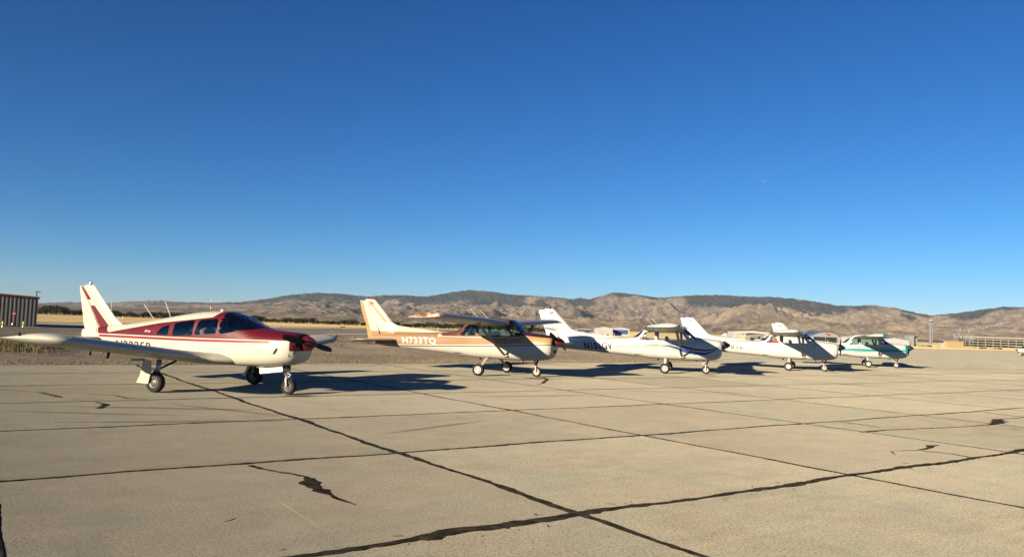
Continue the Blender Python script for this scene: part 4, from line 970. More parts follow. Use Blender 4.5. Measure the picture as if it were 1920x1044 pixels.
# ---- corrugated hangar with its fittings
MT['corr'] = simple('grey corrugated steel', (.058, .064, .064), .6, .0, var=.16, scale=.8)
MT['corr_trim'] = simple('dark red steel trim', (.07, .014, .012), .6, var=.15)
MT['corr_roof'] = simple('pale steel roof', (.55, .54, .50), .45, .2, var=.1)
MT['yellow'] = simple('yellow safety paint', (.62, .50, .06), .5, var=.15)
MT['red_paint'] = simple('red enamel', (.40, .035, .03), .45, var=.15)
hr = gp(68, 611.2); hl = hr-Vector((math.cos(R(33)), math.sin(R(33)), 0))*16.5
d = (hr-hl); d.z = 0; L = d.length; d.normalize(); nrm = Vector((d.y, -d.x, 0))     # towards the camera
hang = empty('hangar', hr, math.atan2(d.y, d.x)); tag(hang, 'grey corrugated steel hangar with dark red eave trim', 'hangar')
HT = lambda x: 2.98-x*.055       # height along the wall (x <= 0 going left)
pw = 1.05; npan = int(L/pw)
for k in range(npan):
    V = []; F = []; x1 = -k*pw; seg = 24
    for q in range(seg+1):
        x = x1-pw*q/seg+(.004 if q else -.004); ph = (q/seg*3) % 1.0
        dep = 0.0 if ph < .30 else (0.03*(ph-.30)/.12 if ph < .42 else (0.03 if ph < .80 else 0.03*(1-(ph-.80)/.2)))
        V += [(x, -dep, 0), (x, -dep, HT(x)-.14)]
    F = [(2*q, 2*q+1, 2*q+3, 2*q+2) for q in range(seg)]
    mesh_obj('wall_panel', V, F, MT['corr'], hang)
box_obj('side_wall', (-.03, 9.0, 1.42), (.06, 17.9, 2.84), MT['corr'], hang)
V = [(.12, -.12, HT(.0)-.18), (.12, -.12, HT(.0)+.03), (-L, -.12, HT(-L)+.03), (-L, -.12, HT(-L)-.18)]
bm = bmesh.new(); f0 = bm.faces.new([bm.verts.new(v) for v in V]); ex = bmesh.ops.extrude_face_region(bm, geom=[f0]); bmesh.ops.translate(bm, vec=(0, .10, 0), verts=[v for v in ex['geom'] if isinstance(v, bmesh.types.BMVert)]); bmesh.ops.recalc_face_normals(bm, faces=bm.faces); bm_obj('eave_trim', bm, MT['corr_trim'], hang)
bm = bmesh.new(); f0 = bm.faces.new([bm.verts.new(v) for v in ((.22, -.2, HT(0)+.035), (.22, 18.2, HT(0)+.035), (-L, 18.2, HT(-L)+.035), (-L, -.2, HT(-L)+.035))]); ex = bmesh.ops.extrude_face_region(bm, geom=[f0]); bmesh.ops.translate(bm, vec=(0, 0, .07), verts=[v for v in ex['geom'] if isinstance(v, bmesh.types.BMVert)]); bmesh.ops.recalc_face_normals(bm, faces=bm.faces); bm_obj('roof', bm, MT['corr_roof'], hang)
lp = hr-d*.12-nrm*1.2
lamp = empty('pole_lamp', (lp.x, lp.y, zg(lp.y))); tag(lamp, 'black pole lamp rising behind the hangar corner', 'lamp')
rod(lamp, 'pole', [(0, 0, 0), (0, 0, 3.55)], .05, MT['black']); bm = bmesh.new(); bevelled_box(bm, .12, -.02, 3.6, .42, .22, .09, .03); bm_obj('lamp_head', bm, MT['black'], lamp)
for px, lab in ((5, 'yellow bollard at the hangar wall, farther from the hangar corner'), (43.5, 'yellow bollard at the hangar wall, nearer the hangar corner')):
    p = gp(px, 611.3)+nrm*.5; b = empty('bollard', (p.x, p.y, zg(p.y)-.05)); tag(b, lab, 'bollard', 'bollards along the hangar')
    bm = bmesh.new(); lathe(bm, [(0, .085), (.46, .085), (.52, .06), (.54, .01)], 14, 'Z'); bm_obj('post', bm, MT['yellow'], b, True); bm = bmesh.new(); lathe(bm, [(0, .14), (.05, .13), (.06, .09)], 14, 'Z'); bm_obj('base_plate', bm, MT['steel'], b)
p = gp(24, 611.3)+nrm*.45; hy = empty('fire_extinguisher', (p.x, p.y, zg(p.y)-.03)); tag(hy, 'red wheeled fire extinguisher standing below the sign', 'extinguisher')
bm = bmesh.new(); lathe(bm, [(.06, .10), (.10, .13), (.34, .13), (.40, .08), (.43, .03)], 14, 'Z'); bm_obj('tank', bm, MT['red_paint'], hy, True)
bm = bmesh.new(); bevelled_box(bm, 0, -.14, .24, .16, .02, .12, .005); bm_obj('placard', bm, MT['white_trim'], hy); wheel(hy, (0, .12, .07), .07, .05, MT['rim'], 'wheel')
p = gp(24.5, 611.2)+nrm*.08; sg = empty('wall_sign', (p.x, p.y, zg(p.y)), math.atan2(d.y, d.x)); tag(sg, 'small red and white sign on the corrugated hangar wall', 'sign')
box_obj('board', (0, -.02, 1.22), (.30, .02, .34), MT['red_paint'], sg); box_obj('white_panel', (0, -.033, 1.22), (.20, .006, .12), MT['white_trim'], sg)
rod(sg, 'post', [(0, 0, 0), (0, 0, 1.1)], .018, MT['red_paint'])

# ---- hills: a dissected front of dry slopes with darker forested ridges behind
def vnoise(x, y, seed=0):
    xi = np.floor(x).astype(np.int64); yi = np.floor(y).astype(np.int64); fx = x-xi; fy = y-yi
    def h(a, b):
        n = (a*374761393+b*668265263+seed*974634021) & 0x7fffffff; n = ((n ^ (n >> 13))*1274126177) & 0x7fffffff
        return ((n ^ (n >> 16)) & 0xffff)/65535.0
    u = fx*fx*fx*(fx*(fx*6-15)+10); v = fy*fy*fy*(fy*(fy*6-15)+10)
    return (h(xi, yi)*(1-u)+h(xi+1, yi)*u)*(1-v)+(h(xi, yi+1)*(1-u)+h(xi+1, yi+1)*u)*v
def fbm(x, y, o=5, seed=0, gain=.5):
    s = 0; a = 1; t = 0
    for k in range(o): s = s+a*vnoise(x*2**k+17.3*k, y*2**k-9.1*k, seed+k); t += a; a *= gain
    return s/t
def ridged(x, y, o=5, seed=0, gain=.55):
    s = 0; a = 1; t = 0
    for k in range(o): s = s+a*(1-np.abs(2*vnoise(x*2**k+31.7*k, y*2**k+11.9*k, seed+k)-1)); t += a; a *= gain
    return s/t
sky_px = [(-500, 580), (-200, 572), (0, 568), (75, 568), (130, 566), (200, 568), (260, 564), (300, 563), (340, 566), (400, 567), (450, 566), (500, 560), (540, 553), (570, 550), (600, 548), (640, 550), (690, 556), (720, 553), (760, 553), (800, 555), (850, 547), (880, 543), (920, 546), (960, 552), (1010, 554), (1045, 557), (1075, 560), (1090, 557), (1105, 561), (1125, 554), (1150, 548), (1175, 549), (1210, 554), (1240, 557), (1300, 553), (1350, 552), (1400, 555), (1450, 556), (1490, 559), (1530, 565), (1570, 572), (1600, 573), (1640, 571), (1680, 577), (1720, 586), (1745, 590), (1790, 587), (1840, 580), (1880, 574), (1920, 575), (2100, 585), (2400, 600)]
azs = []; els = []
for px, py in sky_px:
    r = ray(px, py); azs.append(math.atan2(r.x, r.y)); els.append(r.z/math.hypot(r.x, r.y))
NA, NR = 1300, 420
az = np.linspace(R(-47), R(47), NA); E = np.interp(az, azs, els)
E = E+(fbm(az*420, az*0, 3, 7)-.5)*.0016
Es = np.convolve(np.pad(E, 30, 'edge'), np.hanning(61)/np.hanning(61).sum(), 'valid')
r_ = 4200*(15500/4200)**np.linspace(0, 1, NR)
AZ, RR = np.meshgrid(az, r_); X = RR*np.sin(AZ); Y = RR*np.cos(AZ)
t = (RR-4200)/(15500-4200)
wx = (fbm(X/1500, Y/1500, 3, 5)-.5)*900; wy = (fbm(X/1500+7, Y/1500+3, 3, 9)-.5)*900
rg1 = ridged((X+wx)/1700, (Y+wy)/1900, 6, 21); rg2 = ridged((X+wy)/560, (Y+wx)/640, 5, 41); big = fbm(X/3800, Y/3800, 3, 77)
# front foothills, a middle range and the skyline ridge: each range is a row of spurs cut by gullies
rg3 = ridged((X+wy*.3)/230, (Y+wx*.3)/270, 4, 61)
def rng_(t0, t1): q = np.clip((t-t0)/(t1-t0), 0, 1); return q*q*(3-2*q)
n1 = fbm(AZ*9+3.3, AZ*0, 4, 101); n2 = fbm(AZ*7+11.7, AZ*0, 4, 131)          # crest lines of the two nearer ranges
c1 = .20+.34*n1; c2 = .46+.42*n2
env = np.maximum.reduce([c1*rng_(.0, .15), c2*rng_(.22, .46), .97*rng_(.52, .90)])
gl = (1-rg1)
frac = env*(1-.95*gl*(1-.35*rng_(.6, .9)))-(.42*(1-rg2)*(1-.30*rng_(.6, .9))+.21*(1-rg3)-.17)*rng_(0, .10)
ridge_env = np.exp(-((t-.90)/.035)**2)
frac = np.minimum(frac, .95-.25*(1-rg1)-.10*(1-rg2))*(1-ridge_env)+ridge_env*np.maximum(np.minimum(frac, 1), .995-(.30*(1-rg2)+.10*(1-rg3))*np.abs(t-.90)/.05)
S1 = rng_(0, .1); S2 = rng_(.2, .9)
back = np.clip((t-.91)/.09, 0, 1); frac = frac*(1-back*.7)
Ecol = Es[None, :]*(1-ridge_env)+E[None, :]*ridge_env
base = -6.0
Z = base+np.clip(frac, -.02, 1)*(RR*Ecol+EYE-base)
V = np.c_[X.ravel(), Y.ravel(), Z.ravel()]
idx = np.arange(NA*NR).reshape(NR, NA)
F = np.stack([idx[:-1, :-1], idx[:-1, 1:], idx[1:, 1:], idx[1:, :-1]], -1).reshape(-1, 4)
me = bpy.data.meshes.new('hills'); me.from_pydata(V.tolist(), [], F.tolist()); me.shade_smooth()
el = np.clip(Z/np.maximum(RR, 1), 0, 1)/np.maximum(Ecol, 1e-3)
pxn = 960+FPX*np.tan(AZ)
cover = .12+np.interp(pxn, [0, 430, 520, 620, 700, 850, 1000, 1070, 1110, 1200, 1300, 1420, 1520, 1700, 1760, 1900], [.05, .10, .62, .60, .62, .80, .66, .45, .40, .35, .40, .62, .62, .20, .05, .15])
patch = fbm(X/420, Y/420, 5, 3)
forest = np.clip((el-(1.02-cover*.52)+(patch-.5)*.85+(.55-rg1)*.25)/.10, 0, 1)*np.clip((t-.30)/.2, 0, 1)
scrub = np.clip((fbm(X/160, Y/160, 4, 13)-.5)/.12, 0, 1)*np.clip((.62-rg1)/.22, 0, 1)
at = me.attributes.new('forest', 'FLOAT', 'POINT'); at.data.foreach_set('value', np.clip(forest+.0*scrub, 0, 1).ravel().astype(np.float32))
at = me.attributes.new('scrub', 'FLOAT', 'POINT'); at.data.foreach_set('value', scrub.ravel().astype(np.float32))
b = NB('dry hill slopes'); p = b.world()
fo = b.node('ShaderNodeAttribute', attribute_name='forest'); sc = b.node('ShaderNodeAttribute', attribute_name='scrub')
f = b.math('ADD', b.math('MULTIPLY', b.noise(.0014, 6, .7, p), .5), b.math('MULTIPLY', b.noise(.011, 6, .75, p), .5))
c = b.ramp(f, [(.38, (.080, .064, .053)), (.47, (.138, .111, .085)), (.53, (.205, .165, .12)), (.64, (.325, .265, .19))])
c = b.mix(b.math('MULTIPLY', sc.outputs['Fac'], .65), c, (.045, .038, .030))
fn = b.math('MULTIPLY', fo.outputs['Fac'], b.ramp(b.noise(.02, 4, .7, p), [(.30, (.45, .45, .45)), (.55, (1, 1, 1))]))
c = b.mix(fn, c, (.014, .019, .017)); b.bump(b.noise(.012, 6, .75, p), 1.0, 22)
me.materials.append(b.done(c, .95, spec=.05))
ho = bpy.data.objects.new('hills', me); C.objects.link(ho); tag(ho, 'long range of dry tan hills with dark wooded ridges', kind='structure')

# ---- tree line on the far side of the field
MT['leaf'] = simple('dark green foliage', (.030, .038, .014), .8, var=.45, scale=.9, spec=.1); MT['bark'] = simple('bark', (.06, .045, .03), .9)
MT['leaf2'] = simple('olive foliage', (.055, .055, .020), .8, var=.4, scale=.9, spec=.1)
def tree_proto(seed, wd, ht, mat):
    rr = random.Random(seed); VV = []; FF = []
    lobes = [(rr.uniform(-.34, .34)*wd, rr.uniform(-.34, .34)*wd, ht*rr.uniform(.38, .80), wd*rr.uniform(.20, .36)) for _ in range(11)]
    for k in range(620):
        lx, ly, lz, lr = lobes[rr.randrange(len(lobes))]
        dv = Vector((rr.gauss(0, 1), rr.gauss(0, 1), rr.gauss(0, .85))).normalized()*lr*rr.uniform(.55, 1.08)
        c_ = Vector((lx, ly, max(.08*ht, lz+dv.z)))+Vector((dv.x, dv.y, 0)); s_ = wd*rr.uniform(.035, .075)
        a = Vector((rr.gauss(0, 1), rr.gauss(0, 1), rr.gauss(0, 1))).normalized(); q = a.cross(Vector((rr.gauss(0, 1), rr.gauss(0, 1), rr.gauss(0, 1)))).normalized()
        o = len(VV); VV += [c_-a*s_, c_+q*s_*.8, c_+a*s_, c_-q*s_*.8]; FF.append((o, o+1, o+2, o+3))
    bm = bmesh.new(); tube(bm, [(0, 0, 0), (.05*wd, 0, ht*.3), (0, .04*wd, ht*.62)], [.05*wd, .035*wd, .015*wd], 7)
    for k in range(4):
        a = k*1.57+.4; tube(bm, [(0, 0, ht*.28), (wd*.2*math.cos(a), wd*.2*math.sin(a), ht*.52)], [.022*wd, .008*wd], 5)
    me_t = bpy.data.meshes.new('trunk'); bm.to_mesh(me_t); bm.free(); me_t.materials.append(MT['bark'])
    me_c = bpy.data.meshes.new('crown'); me_c.from_pydata(VV, [], FF); me_c.materials.append(mat)
    return me_t, me_c
PROT = [tree_proto(k, 1.15, 1.0, MT['leaf'] if k % 3 else MT['leaf2']) for k in range(5)]
def tree(pos, h, label, group, k=None, wide=1.0):
    mt, mc = PROT[random.randrange(5) if k is None else k]
    e = empty('tree', (pos.x, pos.y, pos.z-.05*h), random.uniform(0, 6.28)); e.scale = (h*wide, h*wide, h); tag(e, label, 'tree', group)
    for nm, m_ in (('trunk', mt), ('crown', mc)):
        o = bpy.data.objects.new(nm, m_); C.objects.link(o); o.parent = e
def base_y(x): return np.interp(x, [70, 150, 350, 500, 650, 800, 1000, 1060], [590.5, 592, 597, 602.5, 606, 610.5, 617.5, 619.5])
x = 62.0; big_done = 0
while x < 1062:
    hp = random.uniform(7, 13)
    if 85 < x < 118: hp = random.uniform(15, 18)
    if 118 < x < 150: hp = random.uniform(9, 12)
    if 280 < x < 360: hp = random.uniform(11, 15)
    if 455 < x < 520: hp = random.uniform(8, 14)
    if x > 700: hp = random.uniform(8, 12)
    y = float(base_y(x))+random.uniform(-.4, .6); yy = 1000+random.uniform(-60, 120)
    g = atdist(x, y, yy); g.z = min(g.z, EYE)
    r = ray(x, y); g = Vector((r.x*yy/r.y, yy, zg(yy)-.3))
    hm = hp*yy/FPX
    if hp > 14.5: tree(g, hm, 'tall dark tree standing out of the tree line beside the hangar', 'tall trees beside the hangar', None, 1.25)
    else: tree(g, hm, 'low dark green tree in the tree line across the straw field', 'trees along the far field', None, random.uniform(1.0, 1.6))
    x += random.uniform(6.5, 11)*(1.0 if hp < 14 else 1.1)
# undergrowth closing the gaps between the trunks
P_ = []; VV = []; FF = []
for k in range(5200):
    x = random.uniform(60, 1065); yy = random.uniform(1010, 1110); r = ray(x, float(base_y(x))); p = Vector((r.x*yy/r.y, yy, zg(yy)-.3+random.random()**1.5*4.2)); s_ = random.uniform(.35, .9)
    a = Vector((random.gauss(0, 1), random.gauss(0, 1), random.gauss(0, 1))).normalized(); q = a.cross(Vector((random.gauss(0, 1), random.gauss(0, 1), random.gauss(0, 1)))).normalized(); o = len(VV)
    VV += [p-a*s_, p+q*s_, p+a*s_, p-q*s_]; FF.append((o, o+1, o+2, o+3))
tag(mesh_obj('hedge_undergrowth', VV, FF, MT['leaf']), 'dark undergrowth between the trees of the tree line', kind='stuff')

# ---- airfield furniture
def marker_sign(px, py, w_, h_, lab):
    p = gp(px, py); o = empty('runway_sign', p, R(-10)); tag(o, lab, 'sign', 'black taxiway signs')
    k = p.y/FPX; box_obj('panel', (0, 0, h_*k*.62), (w_*k, .25, h_*k*.75), MT['black'], o, .02)
    for s in (-1, 1): box_obj('leg', (s*w_*k*.35, 0, h_*k*.12), (.08, .1, h_*k*.26), MT['steel'], o)
marker_sign(623, 620, 5.5, 3.2, 'short black sign beside the taxiway line'); marker_sign(643, 614.3, 9, 2.6, 'long low black sign before the straw field')
for px, py, h_, lab in ((216, 598, 5, 'short white field marker post nearest the tall white mast'), (222.5, 598, 4.4, 'short white field marker post between two others'), (230, 598, 6.5, 'white field marker post with a thin rod on top')):
    p = gp(px, py); k = p.y/FPX; o = empty('marker_post', p); tag(o, lab, 'post', 'white marker posts on the field')
    bm = bmesh.new(); lathe(bm, [(0, .9*k), (h_*k*.75, .8*k), (h_*k*.8, .35*k), (h_*k, .3*k)], 8, 'Z'); bm_obj('post', bm, MT['white_trim'], o); bm = bmesh.new(); lathe(bm, [(0, 1.5*k), (.6*k, 1.4*k), (.7*k, .9*k)], 8, 'Z'); bm_obj('base', bm, MT['white_trim'], o)
def mast(px, py_top, py_base, lab, mats, wpx=1.2):
    p = gp(px, py_base); k = p.y/FPX; o = empty('radio_mast', p); tag(o, lab, 'mast'); h = (py_base-py_top)*k; n_ = 6
    for q in range(n_): rod(o, 'mast_section', [(0, 0, h*q/n_), (0, 0, h*(q+1)/n_)], wpx*k*.5, mats[q % len(mats)], 6)
    rod(o, 'base', [(0, 0, 0), (0, 0, .5*k)], wpx*k*1.5, MT['steel'], 8)
mast(208, 566, 593, 'thin white mast before the tree line', [MT['white_trim']])
mast(394, 561, 600, 'thin red and white banded mast behind the maroon cabin', [MT['red_paint'], MT['white_trim']], 1.6)
p = gp(526, 613); k = p.y/FPX; o = empty('field_marker', p); tag(o, 'small orange marker on the straw field edge', 'marker'); bm = bmesh.new(); lathe(bm, [(0, 2.2*k), (.3*k, 2.0*k), (1.4*k, 1.7*k), (2.4*k, .8*k), (2.6*k, .1*k)], 10, 'Z'); bm_obj('cone', bm, simple('orange marker', (.45, .13, .04), .6), o); bm = bmesh.new(); bevelled_box(bm, 0, 0, .12*k, 5*k, 5*k, .25*k); bm_obj('base', bm, MT['black'], o)

# ---- hangars and buildings across the field
MT['wall_white'] = simple('white metal cladding', (.48, .475, .45), .5, var=.08, scale=.5); MT['wall_beige'] = simple('beige cladding', (.45, .42, .345), .6, var=.08, scale=.5)
MT['roof_dark'] = simple('dark roofing', (.05, .055, .065), .6, var=.2, scale=.4); MT['roof_blue'] = simple('blue roofing', (.09, .15, .27), .45, var=.12, scale=.4); MT['door_blue'] = simple('blue hangar door', (.035, .085, .27), .5, var=.15, scale=.5)
MT['dark_open'] = simple('painted interior shade', (.02, .02, .022), .8); MT['conc_pale'] = simple('pale precast concrete', (.36, .335, .28), .8, var=.12, scale=.3); MT['win'] = simple('dark window glass', (.03, .04, .05), .15, var=.2); MT['tan_wall'] = simple('tan masonry', (.40, .29, .145), .85, var=.12, scale=.4); MT['tower'] = simple('grey blue tower shaft', (.16, .175, .20), .7, var=.1, scale=.1); MT['steel_grey'] = simple('grey painted steel', (.30, .31, .31), .5, var=.15)  # dark_open puts the shade of open interiors into a near-black colour
def building(name, px0, px1, py_base, py_top, yy, depth, lab, cat, wall, roof, door=None, ndoors=0, pitch=0.0, arch=False, rz=0.0, over=.4, win_rows=()):
    r = ray((px0+px1)/2, py_base); k = yy/r.y; cx = r.x*k; wm = (px1-px0)*yy/FPX; h = (py_base-py_top)*yy/FPX; zb = EYE+r.z*k
    e = empty(name, (cx, yy, zb), R(rz)); tag(e, lab, cat)
    hw_ = h*(1-pitch)
    bm = bmesh.new(); bevelled_box(bm, 0, depth/2, hw_/2-2, wm, depth, hw_+4); bm_obj('wall', bm, wall, e)
    N = 14; top = []
    for q in range(N+1):
        u = q/N*2-1; top.append((u*(wm/2+over), hw_+.02+(h-hw_)*((1-u*u) if arch else (1-abs(u)))))
    VV = []; FF = []
    for yv in (-over, depth+over):
        VV += [(x_, yv, z_) for x_, z_ in top]+[(x_, yv, z_+.35) for x_, z_ in top]
    n_ = N+1
    for q in range(N):
        FF += [(n_+q, n_+q+1, 2*n_+n_+q+1, 2*n_+n_+q), (q, q+1, n_+q+1, n_+q), (2*n_+q, 2*n_+q+1, 3*n_+q+1, 3*n_+q), (q, q+1, 2*n_+q+1, 2*n_+q)]
    FF += [(0, n_, 3*n_, 2*n_), (N, n_+N, 3*n_+N, 2*n_+N)]
    mesh_obj('roof', VV, FF, roof, e)
    if pitch:
        g_ = [(x_, -.02, z_) for x_, z_ in top if abs(x_) <= wm/2]; g_ = [(-wm/2, -.02, hw_-.1)]+g_+[(wm/2, -.02, hw_-.1)]
        mesh_obj('gable', g_, [tuple(range(len(g_)))], wall, e)
    if ndoors:
        dw = wm*.92/ndoors
        for q in range(ndoors): box_obj('door', (-wm*.46+dw*(q+.5), -.10, hw_*.42), (dw*.90, .16, hw_*.84), door, e)
    for z0, z1, n2 in win_rows:
        for q in range(n2):
            w2 = wm/n2; o = box_obj('window', (-wm/2+w2*(q+.5), -.07, h*(z0+z1)/2), (w2*.80, .1, h*(z1-z0)), MT['win'], e); box_obj('window_sill', (-wm/2+w2*(q+.5), -.12, h*z0-.1), (w2*.84, .3, .16), MT['conc_pale'], o)
    return e
building('hangar', 1117, 1149, 624.5, 613.2, 640, 14, 'long white hangar section beside the blue doored hangar', 'hangar', MT['wall_white'], MT['corr_roof'], MT['wall_beige'], 3, .25)
building('hangar', 1147, 1180, 626, 614.2, 650, 16, 'white hangar with a bright blue door across the field', 'hangar', MT['wall_white'], MT['corr_roof'], MT['door_blue'], 1, .22)
building('low_shed', 1082, 1114, 621, 616.8, 760, 12, 'long low dark shed with pale roof beyond the straw bank', 'shed', MT['steel_grey'], MT['corr_roof'], MT['dark_open'], 4, .2)
building('hangar', 1375, 1444, 637, 619.3, 520, 14, 'long white hangar with dark roof and beige doors', 'hangar', MT['wall_white'], MT['roof_dark'], MT['wall_beige'], 7, .12, over=.6)
building('hangar', 1404, 1432, 640, 626.0, 440, 12, 'open fronted dark shed beside the long white hangar', 'hangar', MT['steel_grey'], MT['roof_dark'], MT['dark_open'], 1, .15)
building('hangar', 1521, 1573, 641, 622.0, 480, 20, 'hangar with arched blue roof and wide open door painted dark for shade', 'hangar', MT['steel_grey'], MT['roof_blue'], MT['dark_open'], 1, .42, True, over=.8)
building('hangar', 1494, 1524, 640, 622.8, 520, 18, 'plain white hangar behind the arched blue one', 'hangar', MT['wall_white'], MT['corr_roof'], None, 0, .15)
building('hangar', 1580, 1640, 645, 630.5, 560, 15, 'low white hangar row behind the teal striped airplane tail', 'hangar', MT['wall_white'], MT['corr_roof'], MT['wall_beige'], 6, .15)
building('hangar', 1648, 1704, 648, 633.0, 560, 15, 'pale hangar with grey blue roof behind the teal airplane', 'hangar', MT['wall_white'], MT['roof_blue'], MT['wall_white'], 5, .28)
building('plant_building', 1704, 1714, 646, 630.5, 760, 8, 'pale grey block building beside its dark louvred annex', 'building', MT['steel_grey'], MT['corr_roof'], None, 0, 0)
building('plant_annex', 1713.5, 1720, 646, 630.8, 764, 8, 'dark louvred annex beside the pale grey block', 'building', MT['dark_open'], MT['roof_dark'], MT['steel_grey'], 3, 0)
building('shed', 1766, 1777, 651.3, 641.5, 720, 6, 'small white shed with a dark roof beside the tan building', 'shed', MT['wall_white'], MT['roof_dark'], None, 0, .1)
tb = building('tan_building', 1777, 1805, 652.6, 640.2, 700, 12, 'plain tan masonry building below the antenna platform', 'building', MT['tan_wall'], MT['tan_wall'], None, 0, 0, rz=-18)
# terminal car park: decks, columns, dark bays
def decks(px0, px1, py_base, py_top, yy, lab):
    r = ray((px0+px1)/2, py_base); k = yy/r.y; wm = (px1-px0)*yy/FPX; h = (py_base-py_top)*yy/FPX
    e = empty('parking_structure', (r.x*k, yy, EYE+r.z*k), R(-4)); tag(e, lab, 'building')
    box_obj('core', (0, 13, h*.40), (wm*.99, 20, h*.80), MT['dark_open'], e)
    for f_, th in ((.20, .07), (.45, .08), (.70, .08), (.96, .13)): box_obj('deck', (0, 6.4, h*f_), (wm, 14, h*th), MT['conc_pale'], e)
    n_ = 12
    for q in range(n_+1): box_obj('column', (-wm/2+.5+(wm-1)*q/n_, .6, h*.48), (.45, .5, h*.94), MT['conc_pale'], e)
decks(1822, 1990, 652, 633.5, 760, 'long pale multi deck parking structure of the terminal')
# antenna platform
r = ray(1806, 652); yy = 735; k = yy/r.y; an = empty('antenna_platform', (r.x*k, yy, EYE+r.z*k)); tag(an, 'steel platform carrying a cluster of thin whip antennas', 'antenna'); u = yy/FPX
box_obj('platform', (0, 0, 18.5*u), (40*u, 8*u, .7*u), MT['steel_grey'], an); box_obj('platform', (2*u, 0, 15.0*u), (32*u, 7*u, .6*u), MT['steel_grey'], an)
for q in range(6): rod(an, 'post', [((-17+q*7)*u, 0, 0), ((-17+q*7)*u, 0, 18*u)], .35*u, MT['steel_grey'], 6)
for q in range(5): rod(an, 'brace', [((-17+q*7)*u, 0, 11*u), ((-10+q*7)*u, 0, 18*u)], .22*u, MT['steel_grey'], 5)
for q in range(15): rod(an, 'whip_antenna', [((-19+q*2.7)*u, random.uniform(-3, 3)*u, 18.5*u), ((-19+q*2.7)*u, 0, (random.uniform(26, 37))*u)], random.uniform(.18, .34)*u, MT['wall_white'] if q % 2 else MT['steel_grey'], 5)
for q in range(7): box_obj('equipment_box', ((-15+q*5)*u, -1*u, 20*u), (2.2*u, 2*u, random.uniform(1.5, 3.2)*u), MT['steel_grey'] if q % 2 else MT['wall_white'], an)
# control tower
yy = 2200; r = ray(1745, 643); k = yy/r.y; u = yy/FPX; tw = empty('control_tower', (r.x*k, yy, zg(yy)-1)); tag(tw, 'tall slim grey airport control tower with a pale cab', 'tower')
H_ = (643-600)*u+3
bm = bmesh.new(); lathe(bm, [(0, 2.9*u), (H_*.80, 2.5*u), (H_*.86, 3.0*u)], 16, 'Z'); bm_obj('shaft', bm, MT['tower'], tw)
for q in range(4): box_obj('shaft_rib', (2.55*u*math.cos(q*1.571+.78), 2.55*u*math.sin(q*1.571+.78), H_*.42), (1.0*u, 1.0*u, H_*.84), MT['steel_grey'], tw)
bm = bmesh.new(); lathe(bm, [(H_*.86, 3.3*u), (H_*.885, 3.5*u)], 12, 'Z'); bm_obj('gallery', bm, MT['wall_white'], tw); bm = bmesh.new(); lathe(bm, [(H_*.887, 2.7*u), (H_*.945, 3.2*u)], 12, 'Z'); bm_obj('cab_windows', bm, MT['win'], tw); bm = bmesh.new(); lathe(bm, [(H_*.947, 3.4*u), (H_*.985, 3.3*u), (H_*.99, 1*u)], 12, 'Z'); bm_obj('cab_roof', bm, MT['wall_white'], tw)
for q in range(3): rod(tw, 'antenna', [((q-1)*1.5*u, 0, H_*.985), ((q-1)*1.5*u, 0, H_*(1.04+.02*q))], .25*u, MT['steel_grey'], 5)
# red wind sock by the hangars
p = gp(1547.5, 641); k = 430/p.y; r = ray(1547.5, 640); ws_ = empty('windsock', (r.x/r.y*430, 430, zg(430))); tag(ws_, 'red windsock on a thin pole before the arched hangar', 'windsock'); u = 430/FPX
rod(ws_, 'pole', [(0, 0, 0), (0, 0, 20.5*u)], .25*u, MT['wall_white'], 6); rod(ws_, 'sock', [(.2*u, 0, 19.5*u), (5*u, 0, 18.6*u), (9.5*u, 0, 16.3*u)], [2.0*u, 1.5*u, .9*u], MT['red_cloth'], 10)
# parked cars and vans along the fence, small in the picture but still cars
def car_proto(body_mat):
    e = empty('parked_car'); prof = [(2.2, .35, .62), (2.1, .85, .84), (1.1, .95, .88), (.55, 1.45, .72), (-.9, 1.48, .72), (-1.7, 1.0, .86), (-2.15, .92, .84), (-2.25, .4, .7)]
    bm = bmesh.new(); loft(bm, [[(x_, wy, .3), (x_, wy, zt*.72), (x_, wy*.86, zt), (x_, -wy*.86, zt), (x_, -wy, zt*.72), (x_, -wy, .3)] for x_, zt, wy in prof]); bm_obj('body', bm, body_mat, e)
    for s in (1, -1):
        bm = bmesh.new(); bm.faces.new([bm.verts.new(v) for v in ((.85, s*.80, 1.02), (.45, s*.745, 1.38), (-.85, s*.745, 1.40), (-1.4, s*.80, 1.04))]); bm_obj('side_windows', bm, MT['win'], e)
        for x_ in (1.35, -1.35): wheel(e, (x_, s*.78, .32), .32, .2, MT['rim_dark'])
    return e
cars = [car_proto(m_) for m_ in (MT['wall_white'], simple('silver car paint', (.40, .41, .42), .35, .3), simple('dark car paint', (.04, .045, .06), .3), MT['red_paint'])]
names_c = ['white', 'silver', 'dark', 'red']; used = set()
slots = [(1722, 648), (1729, 648.3), (1736, 648.5), (1743, 649), (1751, 649.3), (1758, 649.6), (1831, 652.5), (1839, 652.7), (1848, 653), (1856, 653.2), (1865, 653.6), (1874, 654)]
for q, (px, py) in enumerate(slots):
    ci = [0, 1, 0, 2, 0, 0, 1, 2, 3, 0, 1, 2][q]
    o = cars[ci] if ci not in used else copy_tree(cars[ci]); used.add(ci)
    yy = 690+6*(q % 3); r = ray(px, py); o.location = (r.x/r.y*yy, yy, zg(yy)); o.rotation_euler = (0, 0, R(random.uniform(-20, 20)+ (180 if q % 2 else 0))); o.scale = (1, 1, 1)
    where = 'by the apron fence' if q < 6 else 'below the parking structure'
    tag(o, f'{names_c[ci]} car parked {where}', 'car', f'cars parked {where}')
